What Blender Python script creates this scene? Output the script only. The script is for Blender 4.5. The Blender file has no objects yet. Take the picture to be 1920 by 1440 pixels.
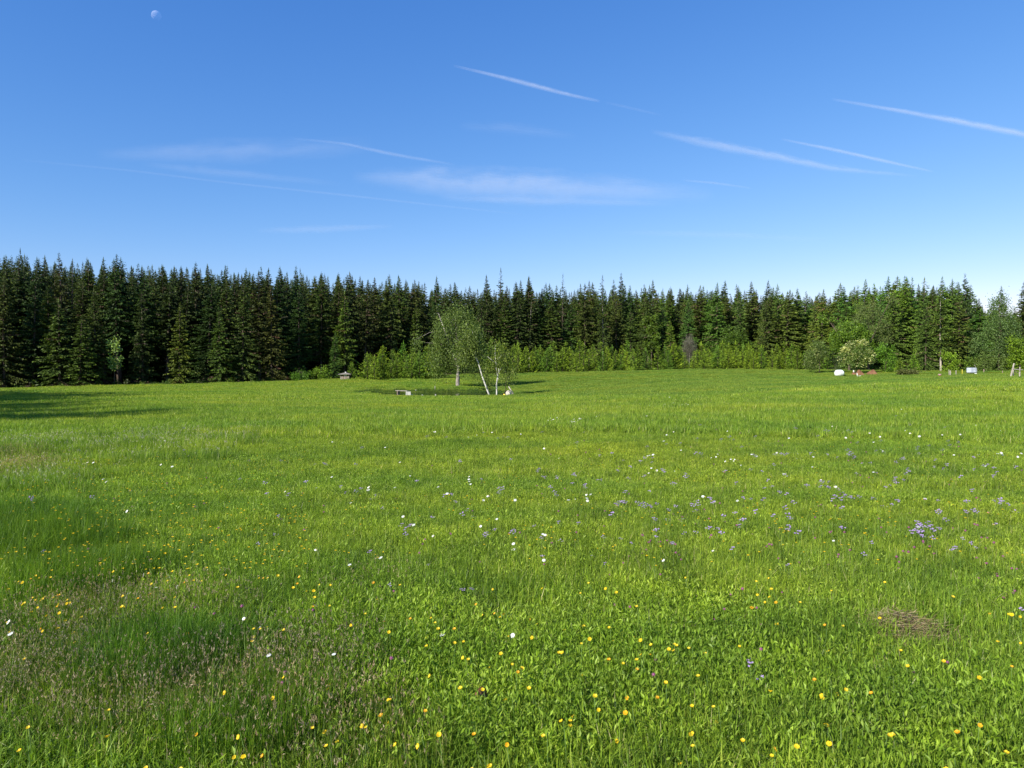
import bpy, math, random
import numpy as np
from mathutils import Vector, Matrix

R = np.random.RandomState(7)
random.seed(7)
PI = math.pi
scene = bpy.context.scene
COL = scene.collection

# ------------------------------------------------------------------ camera, sky, sun, exposure
FPX, CX, CY, HOR, EYE = 1346.0, 960.0, 720.0, 695.0, 1.65      # photo is 1920 x 1440
PITCH = math.atan((CY - HOR) / FPX)
cam_d = bpy.data.cameras.new('camera')
cam = bpy.data.objects.new('camera', cam_d); COL.objects.link(cam)
cam_d.sensor_width = 36.0
cam_d.lens = 36.0 * FPX / 1920.0
cam_d.clip_start = 0.1
cam_d.clip_end = 200000.0
cam.location = (0, 0, EYE)
cam.rotation_euler = (PI / 2 - PITCH, 0, 0)
scene.camera = cam

SUN_AZ = math.radians(45)      # sun stands left of and behind the camera, this far behind due left
SUN_EL = math.radians(32)
sun_dir = Vector((-math.cos(SUN_AZ) * math.cos(SUN_EL), -math.sin(SUN_AZ) * math.cos(SUN_EL), math.sin(SUN_EL)))
w = bpy.data.worlds.new('World'); scene.world = w; w.use_nodes = True
nt = w.node_tree; nt.nodes.clear()
sky = nt.nodes.new('ShaderNodeTexSky'); sky.sky_type = 'NISHITA'; sky.sun_disc = False
sky.sun_elevation = SUN_EL
sky.sun_rotation = math.atan2(sun_dir.x, sun_dir.y)
sky.altitude = 0; sky.air_density = 1.0; sky.dust_density = 0.0; sky.ozone_density = 6.0
sepc = nt.nodes.new('ShaderNodeSeparateColor'); comc = nt.nodes.new('ShaderNodeCombineColor')
nt.links.new(sky.outputs[0], sepc.inputs[0])
for i_, (gain_, pow_) in enumerate(((.588, 1.38), (.858, .95), (1.82, .60))):      # the camera's rendering of a clear blue sky
    q_ = nt.nodes.new('ShaderNodeMath'); q_.operation = 'POWER'; q_.inputs[1].default_value = pow_
    r_ = nt.nodes.new('ShaderNodeMath'); r_.operation = 'MULTIPLY'; r_.inputs[1].default_value = gain_
    nt.links.new(sepc.outputs[i_], q_.inputs[0]); nt.links.new(q_.outputs[0], r_.inputs[0]); nt.links.new(r_.outputs[0], comc.inputs[i_])
bg = nt.nodes.new('ShaderNodeBackground'); bg.inputs['Strength'].default_value = 0.11
wo = nt.nodes.new('ShaderNodeOutputWorld')
nt.links.new(comc.outputs[0], bg.inputs['Color'])
nt.links.new(bg.outputs[0], wo.inputs['Surface'])
sl = bpy.data.lights.new('sun', 'SUN'); sl.energy = 5.0; sl.angle = math.radians(0.53); sl.color = (1.0, 0.95, 0.85)
so = bpy.data.objects.new('sun', sl); COL.objects.link(so)
so.rotation_euler = sun_dir.to_track_quat('Z', 'Y').to_euler()
scene.view_settings.view_transform = 'Standard'
scene.view_settings.look = 'None'
scene.view_settings.exposure = 0.75
scene.view_settings.gamma = 1.0
scene.view_settings.use_curve_mapping = False

# ------------------------------------------------------------------ helpers
def tag(o, label=None, cat=None, group=None, kind=None):
    if label: o['label'] = label
    if cat: o['category'] = cat
    if group: o['group'] = group
    if kind: o['kind'] = kind
    return o

def link(o):
    COL.objects.link(o); return o

def empty(name, loc, rz=0.0):
    o = bpy.data.objects.new(name, None); o.location = loc; o.rotation_euler = (0, 0, rz)
    o.empty_display_size = 0.2
    return link(o)

def put(name, me, parent=None, loc=(0, 0, 0), rot=(0, 0, 0), scl=(1, 1, 1)):
    o = bpy.data.objects.new(name, me); o.location = loc; o.rotation_euler = rot; o.scale = scl
    link(o)
    if parent is not None: o.parent = parent
    return o

class Soup:
    """polygon soup: arrays of (N,k,3) polygons with a colour and a material each"""
    def __init__(s): s.P = []
    def add(s, polys, col=(1, 1, 1), mat=0):
        polys = np.asarray(polys, dtype=np.float32)
        if polys.ndim == 2: polys = polys[None]
        if len(polys) == 0: return
        c = np.asarray(col, dtype=np.float32)
        if c.ndim == 1: c = np.repeat(c[None], len(polys), 0)
        s.P.append((polys, c, mat))
    def mesh(s, name, mats, smooth=False):
        me = bpy.data.meshes.new(name)
        nv = sum(p.shape[0] * p.shape[1] for p, c, m in s.P)
        npoly = sum(p.shape[0] for p, c, m in s.P)
        co = np.concatenate([p.reshape(-1, 3) for p, c, m in s.P])
        tot = np.concatenate([np.full(p.shape[0], p.shape[1], np.int32) for p, c, m in s.P])
        start = np.concatenate([[0], np.cumsum(tot)[:-1]]).astype(np.int32)
        mi = np.concatenate([np.full(p.shape[0], m, np.int32) for p, c, m in s.P])
        col = np.concatenate([np.repeat(c, p.shape[1], 0) for p, c, m in s.P])
        me.vertices.add(nv); me.vertices.foreach_set('co', co.ravel())
        me.loops.add(nv); me.loops.foreach_set('vertex_index', np.arange(nv, dtype=np.int32))
        me.polygons.add(npoly)
        me.polygons.foreach_set('loop_start', start); me.polygons.foreach_set('loop_total', tot)
        me.polygons.foreach_set('material_index', mi)
        if smooth: me.polygons.foreach_set('use_smooth', np.ones(npoly, bool))
        ca = me.color_attributes.new('col', 'FLOAT_COLOR', 'POINT')
        ca.data.foreach_set('color', np.concatenate([col, np.ones((nv, 1), np.float32)], 1).ravel())
        for m in mats: me.materials.append(m)
        me.update(calc_edges=True)
        return me

def unit(v):
    return v / (np.linalg.norm(v, axis=-1, keepdims=True) + 1e-9)

def tube(pts, rad, sides=7, cap=True):
    """shared-vertex tube as (verts, faces)"""
    pts = [Vector(p) for p in pts]; V = []; F = []
    for i, p in enumerate(pts):
        d = (pts[min(i + 1, len(pts) - 1)] - pts[max(i - 1, 0)]).normalized()
        a = d.orthogonal().normalized(); 
        ref = Vector((0, 1, 0)) if abs(d.y) < .9 else Vector((1, 0, 0))
        a = d.cross(ref).normalized(); b = d.cross(a)
        for k in range(sides):
            t = 2 * PI * k / sides
            V.append(p + (a * math.cos(t) + b * math.sin(t)) * rad[i])
    for i in range(len(pts) - 1):
        for k in range(sides):
            k2 = (k + 1) % sides
            F.append((i * sides + k, i * sides + k2, (i + 1) * sides + k2, (i + 1) * sides + k))
    if cap:
        F.append(tuple(range(sides))[::-1]); F.append(tuple((len(pts) - 1) * sides + k for k in range(sides)))
    return V, F

def merge(parts):
    V = []; F = []
    for v, f in parts:
        n = len(V); V += list(v); F += [tuple(i + n for i in g) for g in f]
    return V, F

def pymesh(name, VF, mats, smooth=True):
    me = bpy.data.meshes.new(name); me.from_pydata([tuple(v) for v in VF[0]], [], VF[1])
    for m in (mats if isinstance(mats, (list, tuple)) else [mats]): me.materials.append(m)
    if smooth: me.polygons.foreach_set('use_smooth', np.ones(len(me.polygons), bool))
    me.update(); return me

def tube_soup(S, pts, rad, sides=6, col=(1, 1, 1), mat=0):
    V, F = tube(pts, rad, sides, cap=False)
    A = np.array([tuple(v) for v in V], np.float32)
    S.add(A[np.array(F)], col, mat)

def box(sx, sy, sz, bev=0.0):
    """bevelled box mesh data centred in x,y with its base at z=0"""
    b = min(bev, sx * .3, sy * .3, sz * .3)
    import bmesh
    bm = bmesh.new(); bmesh.ops.create_cube(bm, size=1.0)
    for v in bm.verts: v.co = Vector((v.co.x * sx, v.co.y * sy, (v.co.z + .5) * sz))
    if b > 0: bmesh.ops.bevel(bm, geom=bm.edges[:], offset=b, segments=2, affect='EDGES', profile=.6)
    return bm

def boxmesh(name, sx, sy, sz, mat, bev=0.004):
    bm = box(sx, sy, sz, bev); me = bpy.data.meshes.new(name); bm.to_mesh(me); bm.free()
    me.materials.append(mat); return me

# ------------------------------------------------------------------ terrain
COLS = np.array([0, 480, 700, 860, 1000, 1200, 1350, 1600, 1900], float)
DS = np.array([0, 15, 30, 45, 60, 80, 100, 120, 150, 200, 400, 6000], float)
TAB = np.array([
 [0, 0, -.10, -.28, -.52, -.78, -.95, -1.1, -1.2, -1.0, 0, 0],
 [0, 0, -.10, -.25, -.40, -.50, -.42, -.22, .0, .5, 2, 2],
 [0, 0, -.10, -.30, -.55, -.72, -.42, .22, .95, 1.4, 3, 3],
 [0, 0, -.10, -.30, -.66, -.90, -.55, .28, 1.2, 1.8, 4, 4],
 [0, 0, -.05, -.27, -.62, -.76, -.30, .60, 1.62, 2.2, 4, 4],
 [0, 0, .05, -.02, -.08, .08, .50, 1.15, 2.1, 2.6, 4, 4],
 [0, 0, .15, .30, .32, .50, .95, 1.5, 2.25, 2.8, 4, 4],
 [0, .05, .28, .52, .56, .52, .70, 1.45, 2.45, 3.0, 4, 4],
 [0, .08, .38, .74, .97, .98, 1.18, 2.0, 2.6, 3.2, 4, 4]])
AZC = np.arctan((COLS - CX) / FPX)
azg = np.linspace(AZC[0], AZC[-1], 60)
dg = np.concatenate([np.arange(0, 220, 2.0), np.geomspace(220, 6000, 30)])
G1 = np.array([np.interp(dg, DS, row) for row in TAB])
G = np.array([np.interp(azg, AZC, G1[:, j]) for j in range(len(dg))]).T
def blur(A, n):
    for _ in range(n):
        P = np.pad(A, 1, mode='edge')
        A = (P[:-2, 1:-1] + P[2:, 1:-1] + P[1:-1, :-2] + P[1:-1, 2:] + 2 * A) / 6
    return A
G = blur(G, 7)
POND = (-8.9, 76.8, 6.8, 7.0)     # centre x, y, half-width, half-depth
def tz(X, Y):
    X = np.asarray(X, float); Y = np.asarray(Y, float)
    r = np.hypot(X, Y); az = np.arctan2(X, Y)
    a = np.clip(az, azg[0], azg[-1]); D = r * np.cos(a)
    ia = (a - azg[0]) / (azg[1] - azg[0]); i0 = np.clip(ia.astype(int), 0, len(azg) - 2); fa = ia - i0
    j = np.clip(np.searchsorted(dg, D, side='right') - 1, 0, len(dg) - 2)
    fd = np.clip((D - dg[j]) / (dg[j + 1] - dg[j]), 0, 1)
    z = (G[i0, j] * (1 - fa) + G[i0 + 1, j] * fa) * (1 - fd) + (G[i0, j + 1] * (1 - fa) + G[i0 + 1, j + 1] * fa) * fd
    back = np.clip((np.abs(az) - 1.2) / 1.2, 0, 1); z = z * (1 - back * np.clip(r / 50, 0, 1))
    m = np.clip(r / 12, 0, 1) * np.clip((400 - r) / 200, 0, 1)
    z = z + m * (.022 * np.sin(X * .9 + 1.3 * np.sin(Y * .21)) * np.sin(Y * .55 + .6) + .03 * np.sin(X * .23 + Y * .31 + 1) + .03 * np.sin(Y * .37 - X * .11))
    e = np.hypot((X - POND[0]) / POND[2], (Y - POND[1]) / POND[3])
    z = z - .19 * np.exp(-(((X + 8.9) / 10.5) ** 2 + ((Y - 74.5) / 9.5) ** 2) ** 2)
    z = z - .62 * np.clip((1.12 - e) / .25, 0, 1) ** 1.3
    z = z + .16 * np.exp(-(((X + 7.3) / 1.6) ** 2 + ((Y - 94.5) / 2) ** 2))
    return z
def tz1(x, y): return float(tz(np.array([x]), np.array([y]))[0])
cp, sp_ = math.cos(PITCH), math.sin(PITCH)
def project(X, Y, Z):
    dz = Z - EYE; d = Y * cp - dz * sp_
    return CX + FPX * X / d, CY - FPX * (Y * sp_ + dz * cp) / d
def ray(px, py):
    u = (px - CX) / FPX; v = (CY - py) / FPX
    return np.array([u, cp + v * sp_, -sp_ + v * cp])
def on_ground(px, py, h=0.0, ymax=115.0):
    """world point of the meadow surface (raised by h) met by the sight line through a photo pixel"""
    d = ray(px, py); t = np.geomspace(1.5, ymax, 500)
    P = d[None] * t[:, None]; P[:, 2] += EYE
    under = P[:, 2] <= tz(P[:, 0], P[:, 1]) + h
    k = int(np.argmax(under)) if under.any() else len(t) - 1
    x, y = P[k, 0], P[k, 1]
    return x, y, tz1(x, y)
def at(px, Y): return (px - CX) / FPX * Y

EDGE_PX = [-1400, -700, -300, 0, 240, 480, 700, 860, 1000, 1300, 1500, 1650, 1760, 1920, 2300, 3000]
EDGE_D = [30, 62, 92, 108, 113, 119, 131, 142, 150, 152, 141, 126, 119, 117, 100, 70]
def edge_depth(px): return np.interp(px, EDGE_PX, EDGE_D)

# ------------------------------------------------------------------ materials
def nodes(m):
    m.use_nodes = True; n = m.node_tree; n.nodes.clear(); return n
def N(n, t, **kw):
    x = n.nodes.new(t)
    for k, v in kw.items():
        if k in x.inputs.keys() if hasattr(x.inputs, 'keys') else False: x.inputs[k].default_value = v
        else: setattr(x, k, v)
    return x
def noise(n, vec, scale, detail=3, rough=.5):
    t = n.nodes.new('ShaderNodeTexNoise'); t.inputs['Scale'].default_value = scale
    t.inputs['Detail'].default_value = detail; t.inputs['Roughness'].default_value = rough
    if vec is not None: n.links.new(vec, t.inputs['Vector'])
    return t.outputs['Fac']
def ramp(n, fac, stops):
    r = n.nodes.new('ShaderNodeValToRGB'); e = r.color_ramp.elements
    while len(e) < len(stops): e.new(.5)
    for i, (p, c) in enumerate(stops): e[i].position = p; e[i].color = (*c, 1)
    n.links.new(fac, r.inputs[0]); return r.outputs[0]
def mixc(n, a, b, fac, mode='MIX'):
    m = n.nodes.new('ShaderNodeMix'); m.data_type = 'RGBA'; m.blend_type = mode
    for s, v in (('A', a), ('B', b)):
        i = [q for q in m.inputs if q.name == s and q.type == 'RGBA'][0]
        if isinstance(v, tuple): i.default_value = (*v, 1)
        else: n.links.new(v, i)
    f = m.inputs[0]
    if isinstance(fac, (int, float)): f.default_value = fac
    else: n.links.new(fac, f)
    return [q for q in m.outputs if q.type == 'RGBA'][0]

def leaf_material(name, trans=.35, tcol=(1.25, 1.2, .5), spec=.25, rough=.55, tint_obj=True, worldvar=None):
    m = bpy.data.materials.new(name); n = nodes(m)
    at_ = n.nodes.new('ShaderNodeAttribute'); at_.attribute_name = 'col'
    c = at_.outputs['Color']
    if tint_obj:
        oi = n.nodes.new('ShaderNodeObjectInfo')
        c = mixc(n, c, oi.outputs['Color'], 1.0, 'MULTIPLY')
        vr = ramp(n, oi.outputs['Random'], [(0, (.82, .85, .9)), (.5, (1, 1, 1)), (1, (1.18, 1.12, .95))])
        c = mixc(n, c, vr, 1.0, 'MULTIPLY')
    if worldvar:
        g = n.nodes.new('ShaderNodeNewGeometry')
        for sc, det, stops in worldvar:
            mpw = n.nodes.new('ShaderNodeMapping'); mpw.inputs['Scale'].default_value = (.45, 1, 1) if sc < 1 else (1, 1, 1)
            n.links.new(g.outputs['Position'], mpw.inputs['Vector'])
            f = noise(n, mpw.outputs[0], sc, det)
            c = mixc(n, c, ramp(n, f, stops), 1.0, 'MULTIPLY')
    p = n.nodes.new('ShaderNodeBsdfPrincipled'); n.links.new(c, p.inputs['Base Color'])
    p.inputs['Roughness'].default_value = rough; p.inputs['Specular IOR Level'].default_value = spec
    t = n.nodes.new('ShaderNodeBsdfTranslucent')
    n.links.new(mixc(n, c, tcol, 1.0, 'MULTIPLY'), t.inputs['Color'])
    mx = n.nodes.new('ShaderNodeMixShader'); mx.inputs[0].default_value = trans
    n.links.new(p.outputs[0], mx.inputs[1]); n.links.new(t.outputs[0], mx.inputs[2])
    o = n.nodes.new('ShaderNodeOutputMaterial'); n.links.new(mx.outputs[0], o.inputs[0])
    return m

def plain(name, c1, c2=None, scale=3.0, rough=.7, spec=.3, bump=0.0, stretch=(1, 1, 1), metal=0.0):
    m = bpy.data.materials.new(name); n = nodes(m)
    p = n.nodes.new('ShaderNodeBsdfPrincipled')
    tc = n.nodes.new('ShaderNodeTexCoord'); mp = n.nodes.new('ShaderNodeMapping')
    mp.inputs['Scale'].default_value = stretch; n.links.new(tc.outputs['Object'], mp.inputs['Vector'])
    f = noise(n, mp.outputs[0], scale, 5, .6)
    if c2 is not None: n.links.new(ramp(n, f, [(.35, c1), (.65, c2)]), p.inputs['Base Color'])
    else: p.inputs['Base Color'].default_value = (*c1, 1)
    p.inputs['Roughness'].default_value = rough; p.inputs['Specular IOR Level'].default_value = spec
    p.inputs['Metallic'].default_value = metal
    if bump:
        b = n.nodes.new('ShaderNodeBump'); b.inputs['Strength'].default_value = bump; b.inputs['Distance'].default_value = .05
        n.links.new(f, b.inputs['Height']); n.links.new(b.outputs[0], p.inputs['Normal'])
    o = n.nodes.new('ShaderNodeOutputMaterial'); n.links.new(p.outputs[0], o.inputs[0])
    return m

M_needle = leaf_material('spruce_needles', trans=.14, tcol=(1.2, 1.2, .5), spec=.22, rough=.6)
M_leaf = leaf_material('broad_leaves', trans=.35, tcol=(1.3, 1.25, .45), spec=.3, rough=.5)
GV = [(.11, 2, [(.32, (.76, .90, .85)), (.5, (1, 1, 1)), (.68, (1.16, 1.05, .95))]),
      (.55, 3, [(.33, (.76, .86, .9)), (.5, (1, 1, 1)), (.68, (1.2, 1.1, 1.0))]),
      (2.8, 2, [(.34, (.74, .80, .8)), (.5, (1, 1, 1)), (.66, (1.22, 1.18, 1.1))])]
M_grass = leaf_material('meadow_blades', trans=.40, tcol=(1.15, 1.25, .4), spec=.22, rough=.45, tint_obj=False, worldvar=GV)
M_straw = leaf_material('dry_stalks', trans=.2, tcol=(1, 1, 1), spec=.2, tint_obj=False)
M_bark = plain('spruce_bark', (.055, .042, .03), (.12, .092, .07), 6, .9, .1, .5, (1, 1, .3))
M_barkl = plain('pale_bark', (.28, .24, .20), (.42, .37, .31), 6, .9, .1, .4, (1, 1, .3))
M_wood = plain('weathered_wood', (.22, .19, .16), (.40, .36, .31), 5, .85, .1, .4, (1, 1, .2))
M_wood2 = plain('brown_boards', (.16, .12, .09), (.28, .22, .17), 5, .85, .1, .4, (1, 1, .2))
M_conc = plain('pale_concrete', (.42, .40, .36), (.58, .56, .52), 4, .9, .1, .3)
M_stone = plain('brown_stone', (.28, .21, .15), (.42, .33, .25), 3, .9, .1, .6)
M_stone2 = plain('grey_stone', (.36, .32, .26), (.56, .51, .43), 3, .9, .1, .6)
M_soil = plain('reddish_soil', (.13, .065, .035), (.23, .12, .065), 2.5, .95, .05, .8)
M_film = plain('white_bale_film', (.66, .70, .62), (.76, .79, .70), 2, .35, .5, .2)
M_white = plain('white_paint', (.75, .75, .74), None, 3, .5)
M_tank = plain('tank_plastic', (.55, .60, .70), (.66, .70, .78), 2, .35, .5)
M_metal = plain('galvanised_steel', (.42, .43, .45), None, 3, .4, .5, 0, (1, 1, 1), .8)
M_yel = plain('yellow_plastic', (.75, .62, .08), None, 3, .5)
M_pink = plain('dark_red_plastic', (.22, .05, .07), None, 3, .5)
M_dark = plain('black_plastic', (.03, .03, .03), None, 3, .5)
def birch_bark():
    m = bpy.data.materials.new('birch_bark'); n = nodes(m)
    tc = n.nodes.new('ShaderNodeTexCoord'); mp = n.nodes.new('ShaderNodeMapping'); mp.inputs['Scale'].default_value = (1.2, 1.2, 5)
    n.links.new(tc.outputs['Object'], mp.inputs['Vector'])
    f = noise(n, mp.outputs[0], 2.2, 4, .6)
    p = n.nodes.new('ShaderNodeBsdfPrincipled'); p.inputs['Roughness'].default_value = .6
    n.links.new(ramp(n, f, [(.36, (.10, .09, .08)), (.42, (.50, .48, .43)), (.7, (.62, .60, .55))]), p.inputs['Base Color'])
    o = n.nodes.new('ShaderNodeOutputMaterial'); n.links.new(p.outputs[0], o.inputs[0]); return m
M_birch = birch_bark()
M_birchold = plain('old_birch_bark', (.12, .10, .085), (.36, .33, .29), 4, .85, .1, .5, (1, 1, .5))

# ------------------------------------------------------------------ ground
def build_ground():
    rings = np.concatenate([[0.0], np.geomspace(.5, 5000, 430)])
    az = np.concatenate([np.radians(np.arange(-52, 52, .45)), np.radians(np.linspace(52, 308, 90))[:-1]])
    RR, AA = np.meshgrid(rings, az, indexing='ij')
    X = RR * np.sin(AA); Y = RR * np.cos(AA); Z = tz(X, Y)
    nr, na = X.shape
    co = np.stack([X, Y, Z], -1).reshape(-1, 3).astype(np.float32)
    i = np.arange(nr - 1)[:, None]; j = np.arange(na)[None]; j2 = (j + 1) % na
    F = np.stack([i * na + j, (i + 1) * na + j, (i + 1) * na + j2, i * na + j2], -1).reshape(-1, 4)
    F = F[:, ::-1]
    me = bpy.data.meshes.new('meadow_ground')
    me.vertices.add(len(co)); me.vertices.foreach_set('co', co.ravel())
    me.loops.add(F.size); me.loops.foreach_set('vertex_index', F.ravel().astype(np.int32))
    me.polygons.add(len(F)); me.polygons.foreach_set('loop_start', np.arange(0, F.size, 4, dtype=np.int32))
    me.polygons.foreach_set('loop_total', np.full(len(F), 4, np.int32))
    me.polygons.foreach_set('use_smooth', np.ones(len(F), bool))
    # zone: 0 meadow, 1 forest floor
    px = CX + FPX * np.tan(np.clip(AA, -1.2, 1.2)); ed = edge_depth(px)
    zone = np.clip((Y - ed) / 1.5 + .3, 0, 1); zone[np.abs(np.where(AA > PI, AA - 2 * PI, AA)) > 1.25] = 0
    side = (X < -72) & (Y > -60); zone[side] = 1
    ca = me.attributes.new('zone', 'FLOAT', 'POINT'); ca.data.foreach_set('value', zone.ravel().astype(np.float32))
    me.update(calc_edges=True)
    m = bpy.data.materials.new('meadow_soil_and_thatch'); n = nodes(m)
    g = n.nodes.new('ShaderNodeNewGeometry'); pos = g.outputs['Position']
    f1 = noise(n, pos, .09, 2); f2 = noise(n, pos, .55, 3); f3 = noise(n, pos, 9, 5, .7)
    c = ramp(n, f3, [(.3, (.06, .085, .008)), (.55, (.13, .17, .012)), (.8, (.18, .21, .025))])
    c = mixc(n, c, ramp(n, f1, [(.32, (.80, .92, .85)), (.68, (1.16, 1.05, .95))]), 1.0, 'MULTIPLY')
    c = mixc(n, c, ramp(n, f2, [(.33, (.78, .86, .9)), (.68, (1.2, 1.1, 1.0))]), 1.0, 'MULTIPLY')
    a = n.nodes.new('ShaderNodeAttribute'); a.attribute_name = 'zone'
    fl = ramp(n, f3, [(.3, (.03, .022, .014)), (.7, (.075, .055, .035))])
    c = mixc(n, c, fl, a.outputs['Fac'])
    p = n.nodes.new('ShaderNodeBsdfPrincipled'); p.inputs['Roughness'].default_value = .95; p.inputs['Specular IOR Level'].default_value = .05
    n.links.new(c, p.inputs['Base Color'])
    b = n.nodes.new('ShaderNodeBump'); b.inputs['Strength'].default_value = .8; b.inputs['Distance'].default_value = .08
    n.links.new(f3, b.inputs['Height']); n.links.new(b.outputs[0], p.inputs['Normal'])
    o = n.nodes.new('ShaderNodeOutputMaterial'); n.links.new(p.outputs[0], o.inputs[0])
    me.materials.append(m)
    tag(put('ground', me), 'green sloping meadow ground running up to the forest', kind='structure')
build_ground()

def build_pond():
    x, y, a, b = POND; zw = tz1(x, y - b * 1.15) - .03
    V = [(x + (a * 1.08) * math.cos(t), y + (b * 1.08) * math.sin(t), zw) for t in np.linspace(0, 2 * PI, 48, endpoint=False)]
    m = bpy.data.materials.new('dark_pond_water'); n = nodes(m)
    p = n.nodes.new('ShaderNodeBsdfPrincipled'); p.inputs['Base Color'].default_value = (.012, .016, .01, 1)
    p.inputs['Roughness'].default_value = .06; p.inputs['IOR'].default_value = 1.33
    g = n.nodes.new('ShaderNodeNewGeometry'); f = noise(n, g.outputs['Position'], 6, 3)
    bb = n.nodes.new('ShaderNodeBump'); bb.inputs['Strength'].default_value = .15; bb.inputs['Distance'].default_value = .02
    n.links.new(f, bb.inputs['Height']); n.links.new(bb.outputs[0], p.inputs['Normal'])
    o = n.nodes.new('ShaderNodeOutputMaterial'); n.links.new(p.outputs[0], o.inputs[0])
    tag(put('pond_water', pymesh('pond_water', (V, [tuple(range(48))]), m)), 'dark still water of the small pond beside the birches', kind='structure')
    return zw
ZW = build_pond()

# ------------------------------------------------------------------ foliage builders
def twigs(S, P, D, L, W, col, mat=0, up=None):
    """elongated diamonds: base P, direction D, length L, width W"""
    P = np.asarray(P); D = unit(np.asarray(D)); L = np.asarray(L)[:, None]; W = np.asarray(W)[:, None]
    rnd = R.normal(size=D.shape) if up is None else up + R.normal(size=D.shape) * .45
    s = unit(np.cross(D, rnd))
    mid = P + D * L * .45
    S.add(np.stack([P, mid + s * W * .5, P + D * L, mid - s * W * .5], 1), col, mat)

def mixcols(n, palette, weights=None, jit=.12):
    pal = np.array(palette); i = R.choice(len(pal), n, p=weights)
    return pal[i] * (1 + R.normal(size=(n, 1)) * jit).clip(.5, 1.6)

def spruce(H, base_frac, rad, kind, seed):
    """returns crown Soup and trunk tube for a spruce of height H"""
    global R
    R = np.random.RandomState(seed)
    S = Soup()
    z0 = H * base_frac
    step = {'sparse': .42, 'young': .27, 'broad': .34}.get(kind, .33)
    zs = []; z = z0
    while z < H - .25:
        zs.append(z); z += step * (.75 + .5 * R.rand()) * (.6 + .4 * min(1, (H - z) / (H * .3)))
    bend = R.normal(size=2) * .012 * H
    Ps, Ds, Ls, Ws, Cs = [], [], [], [], []
    lop = R.rand() * 6.28
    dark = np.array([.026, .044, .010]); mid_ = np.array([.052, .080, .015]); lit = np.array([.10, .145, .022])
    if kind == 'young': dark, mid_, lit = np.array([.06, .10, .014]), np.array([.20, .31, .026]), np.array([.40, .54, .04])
    for z in zs:
        t = (H - z) / (H - z0)                     # 0 at the top, 1 at the crown base
        prof = min(1, t * 1.30) ** .92 if kind not in ('broad', 'young') else ((t ** .8) if kind == 'broad' else t ** .85)
        if base_frac < .12 and t > .85: prof *= 1 - (t - .85) * .9
        if base_frac >= .12 and t > .7: prof *= 1 - (t - .7) * 1.3
        rr = rad * prof + .07
        nb = {'sparse': 5, 'young': 9}.get(kind, 7)
        cx, cy = bend * (z / H) ** 2
        zw_ = z
        for k in range(nb):
            z = zw_ + (R.rand() - .5) * step * (1.3 if kind != 'young' else .25)
            if kind != 'young' and R.rand() < (.38 if kind == 'sparse' else .12): continue
            a = R.rand() * 6.283
            L = rr * (.72 + .38 * R.rand()) * (1 + .16 * math.cos(a - lop) + .12 * math.sin(z * 1.7 + a * 2))
            if R.rand() < .08: L *= 1.35
            if R.rand() < .12: L *= .6
            e0 = .45 * (1 - t) ** 1.2 - .10 - .28 * t + R.normal() * .10
            if kind == 'young': e0 = .55 * (1 - t) ** 1.5 + .04 + R.normal() * .05
            droop = .35 * t + .1 if kind != 'young' else .05
            out = np.array([math.cos(a), math.sin(a), 0]); side = np.array([-math.sin(a), math.cos(a), 0])
            dens = {'sparse': 8, 'young': 24, 'broad': 17}.get(kind, 18)
            nt_ = int(4 + L * dens)
            s = .03 + .97 * R.rand(nt_) ** (.85 if kind != 'sparse' else .7)
            zz = z + L * (e0 * s - droop * s ** 2 + .30 * s ** 3 * (.4 + t))
            P = np.array([cx, cy, 0]) + out[None] * (L * s)[:, None]; P[:, 2] += zz
            sg = np.where(R.rand(nt_) < .5, -1, 1)
            hang = (-.15 - 1.5 * R.rand(nt_) * (.30 + t)) if kind != 'young' else (-.05 + .22 * R.rand(nt_))
            D = out[None] * (.55 + .5 * R.rand(nt_))[:, None] + side[None] * (sg * (.35 + .7 * R.rand(nt_)))[:, None]
            D[:, 2] += hang
            l = (.20 + .36 * R.rand(nt_)) * (1.15 - .40 * s) * (.6 + .4 * min(1, L / 1.2))
            if kind == 'young': l *= .56
            else: l *= min(1.0, .34 + (H - z) / 4.5)
            wd = l * (.28 + .22 * R.rand(nt_))
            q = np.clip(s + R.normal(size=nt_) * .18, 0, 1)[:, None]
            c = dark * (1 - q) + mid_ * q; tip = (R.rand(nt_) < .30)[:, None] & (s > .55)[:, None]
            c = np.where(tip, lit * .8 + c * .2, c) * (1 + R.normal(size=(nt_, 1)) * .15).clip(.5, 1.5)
            if R.rand() < .035 and kind != 'young': c = c * 0 + np.array([.10, .075, .05])
            Ps.append(P); Ds.append(D); Ls.append(l); Ws.append(wd); Cs.append(c)
    # leader
    nl = 16; zt = H - 1.3 + 1.3 * R.rand(nl); a = R.rand(nl) * 6.28
    P = np.stack([bend[0] + 0 * zt, bend[1] + 0 * zt, zt], 1)
    D = np.stack([np.cos(a) * .8, np.sin(a) * .8, .5 + .5 * R.rand(nl)], 1)
    Ps.append(P); Ds.append(D); Ls.append(.10 + .28 * (H - zt)); Ws.append(np.full(nl, .07)); Cs.append(np.tile(mid_, (nl, 1)))
    Ps.append(np.array([[bend[0], bend[1], H - 1.0]])); Ds.append(np.array([[0, 0, 1.]])); Ls.append(np.array([1.25])); Ws.append(np.array([.15])); Cs.append(mid_[None])
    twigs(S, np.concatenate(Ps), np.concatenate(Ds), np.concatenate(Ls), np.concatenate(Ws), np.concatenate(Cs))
    tr = tube([(0, 0, -.4), (0, 0, .15), (bend[0] * .25, bend[1] * .25, H * .5), (bend[0], bend[1], H - .4)],
              [.012 * H + .03, .0105 * H + .02, .006 * H + .01, .012], 7)
    dead = []
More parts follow.
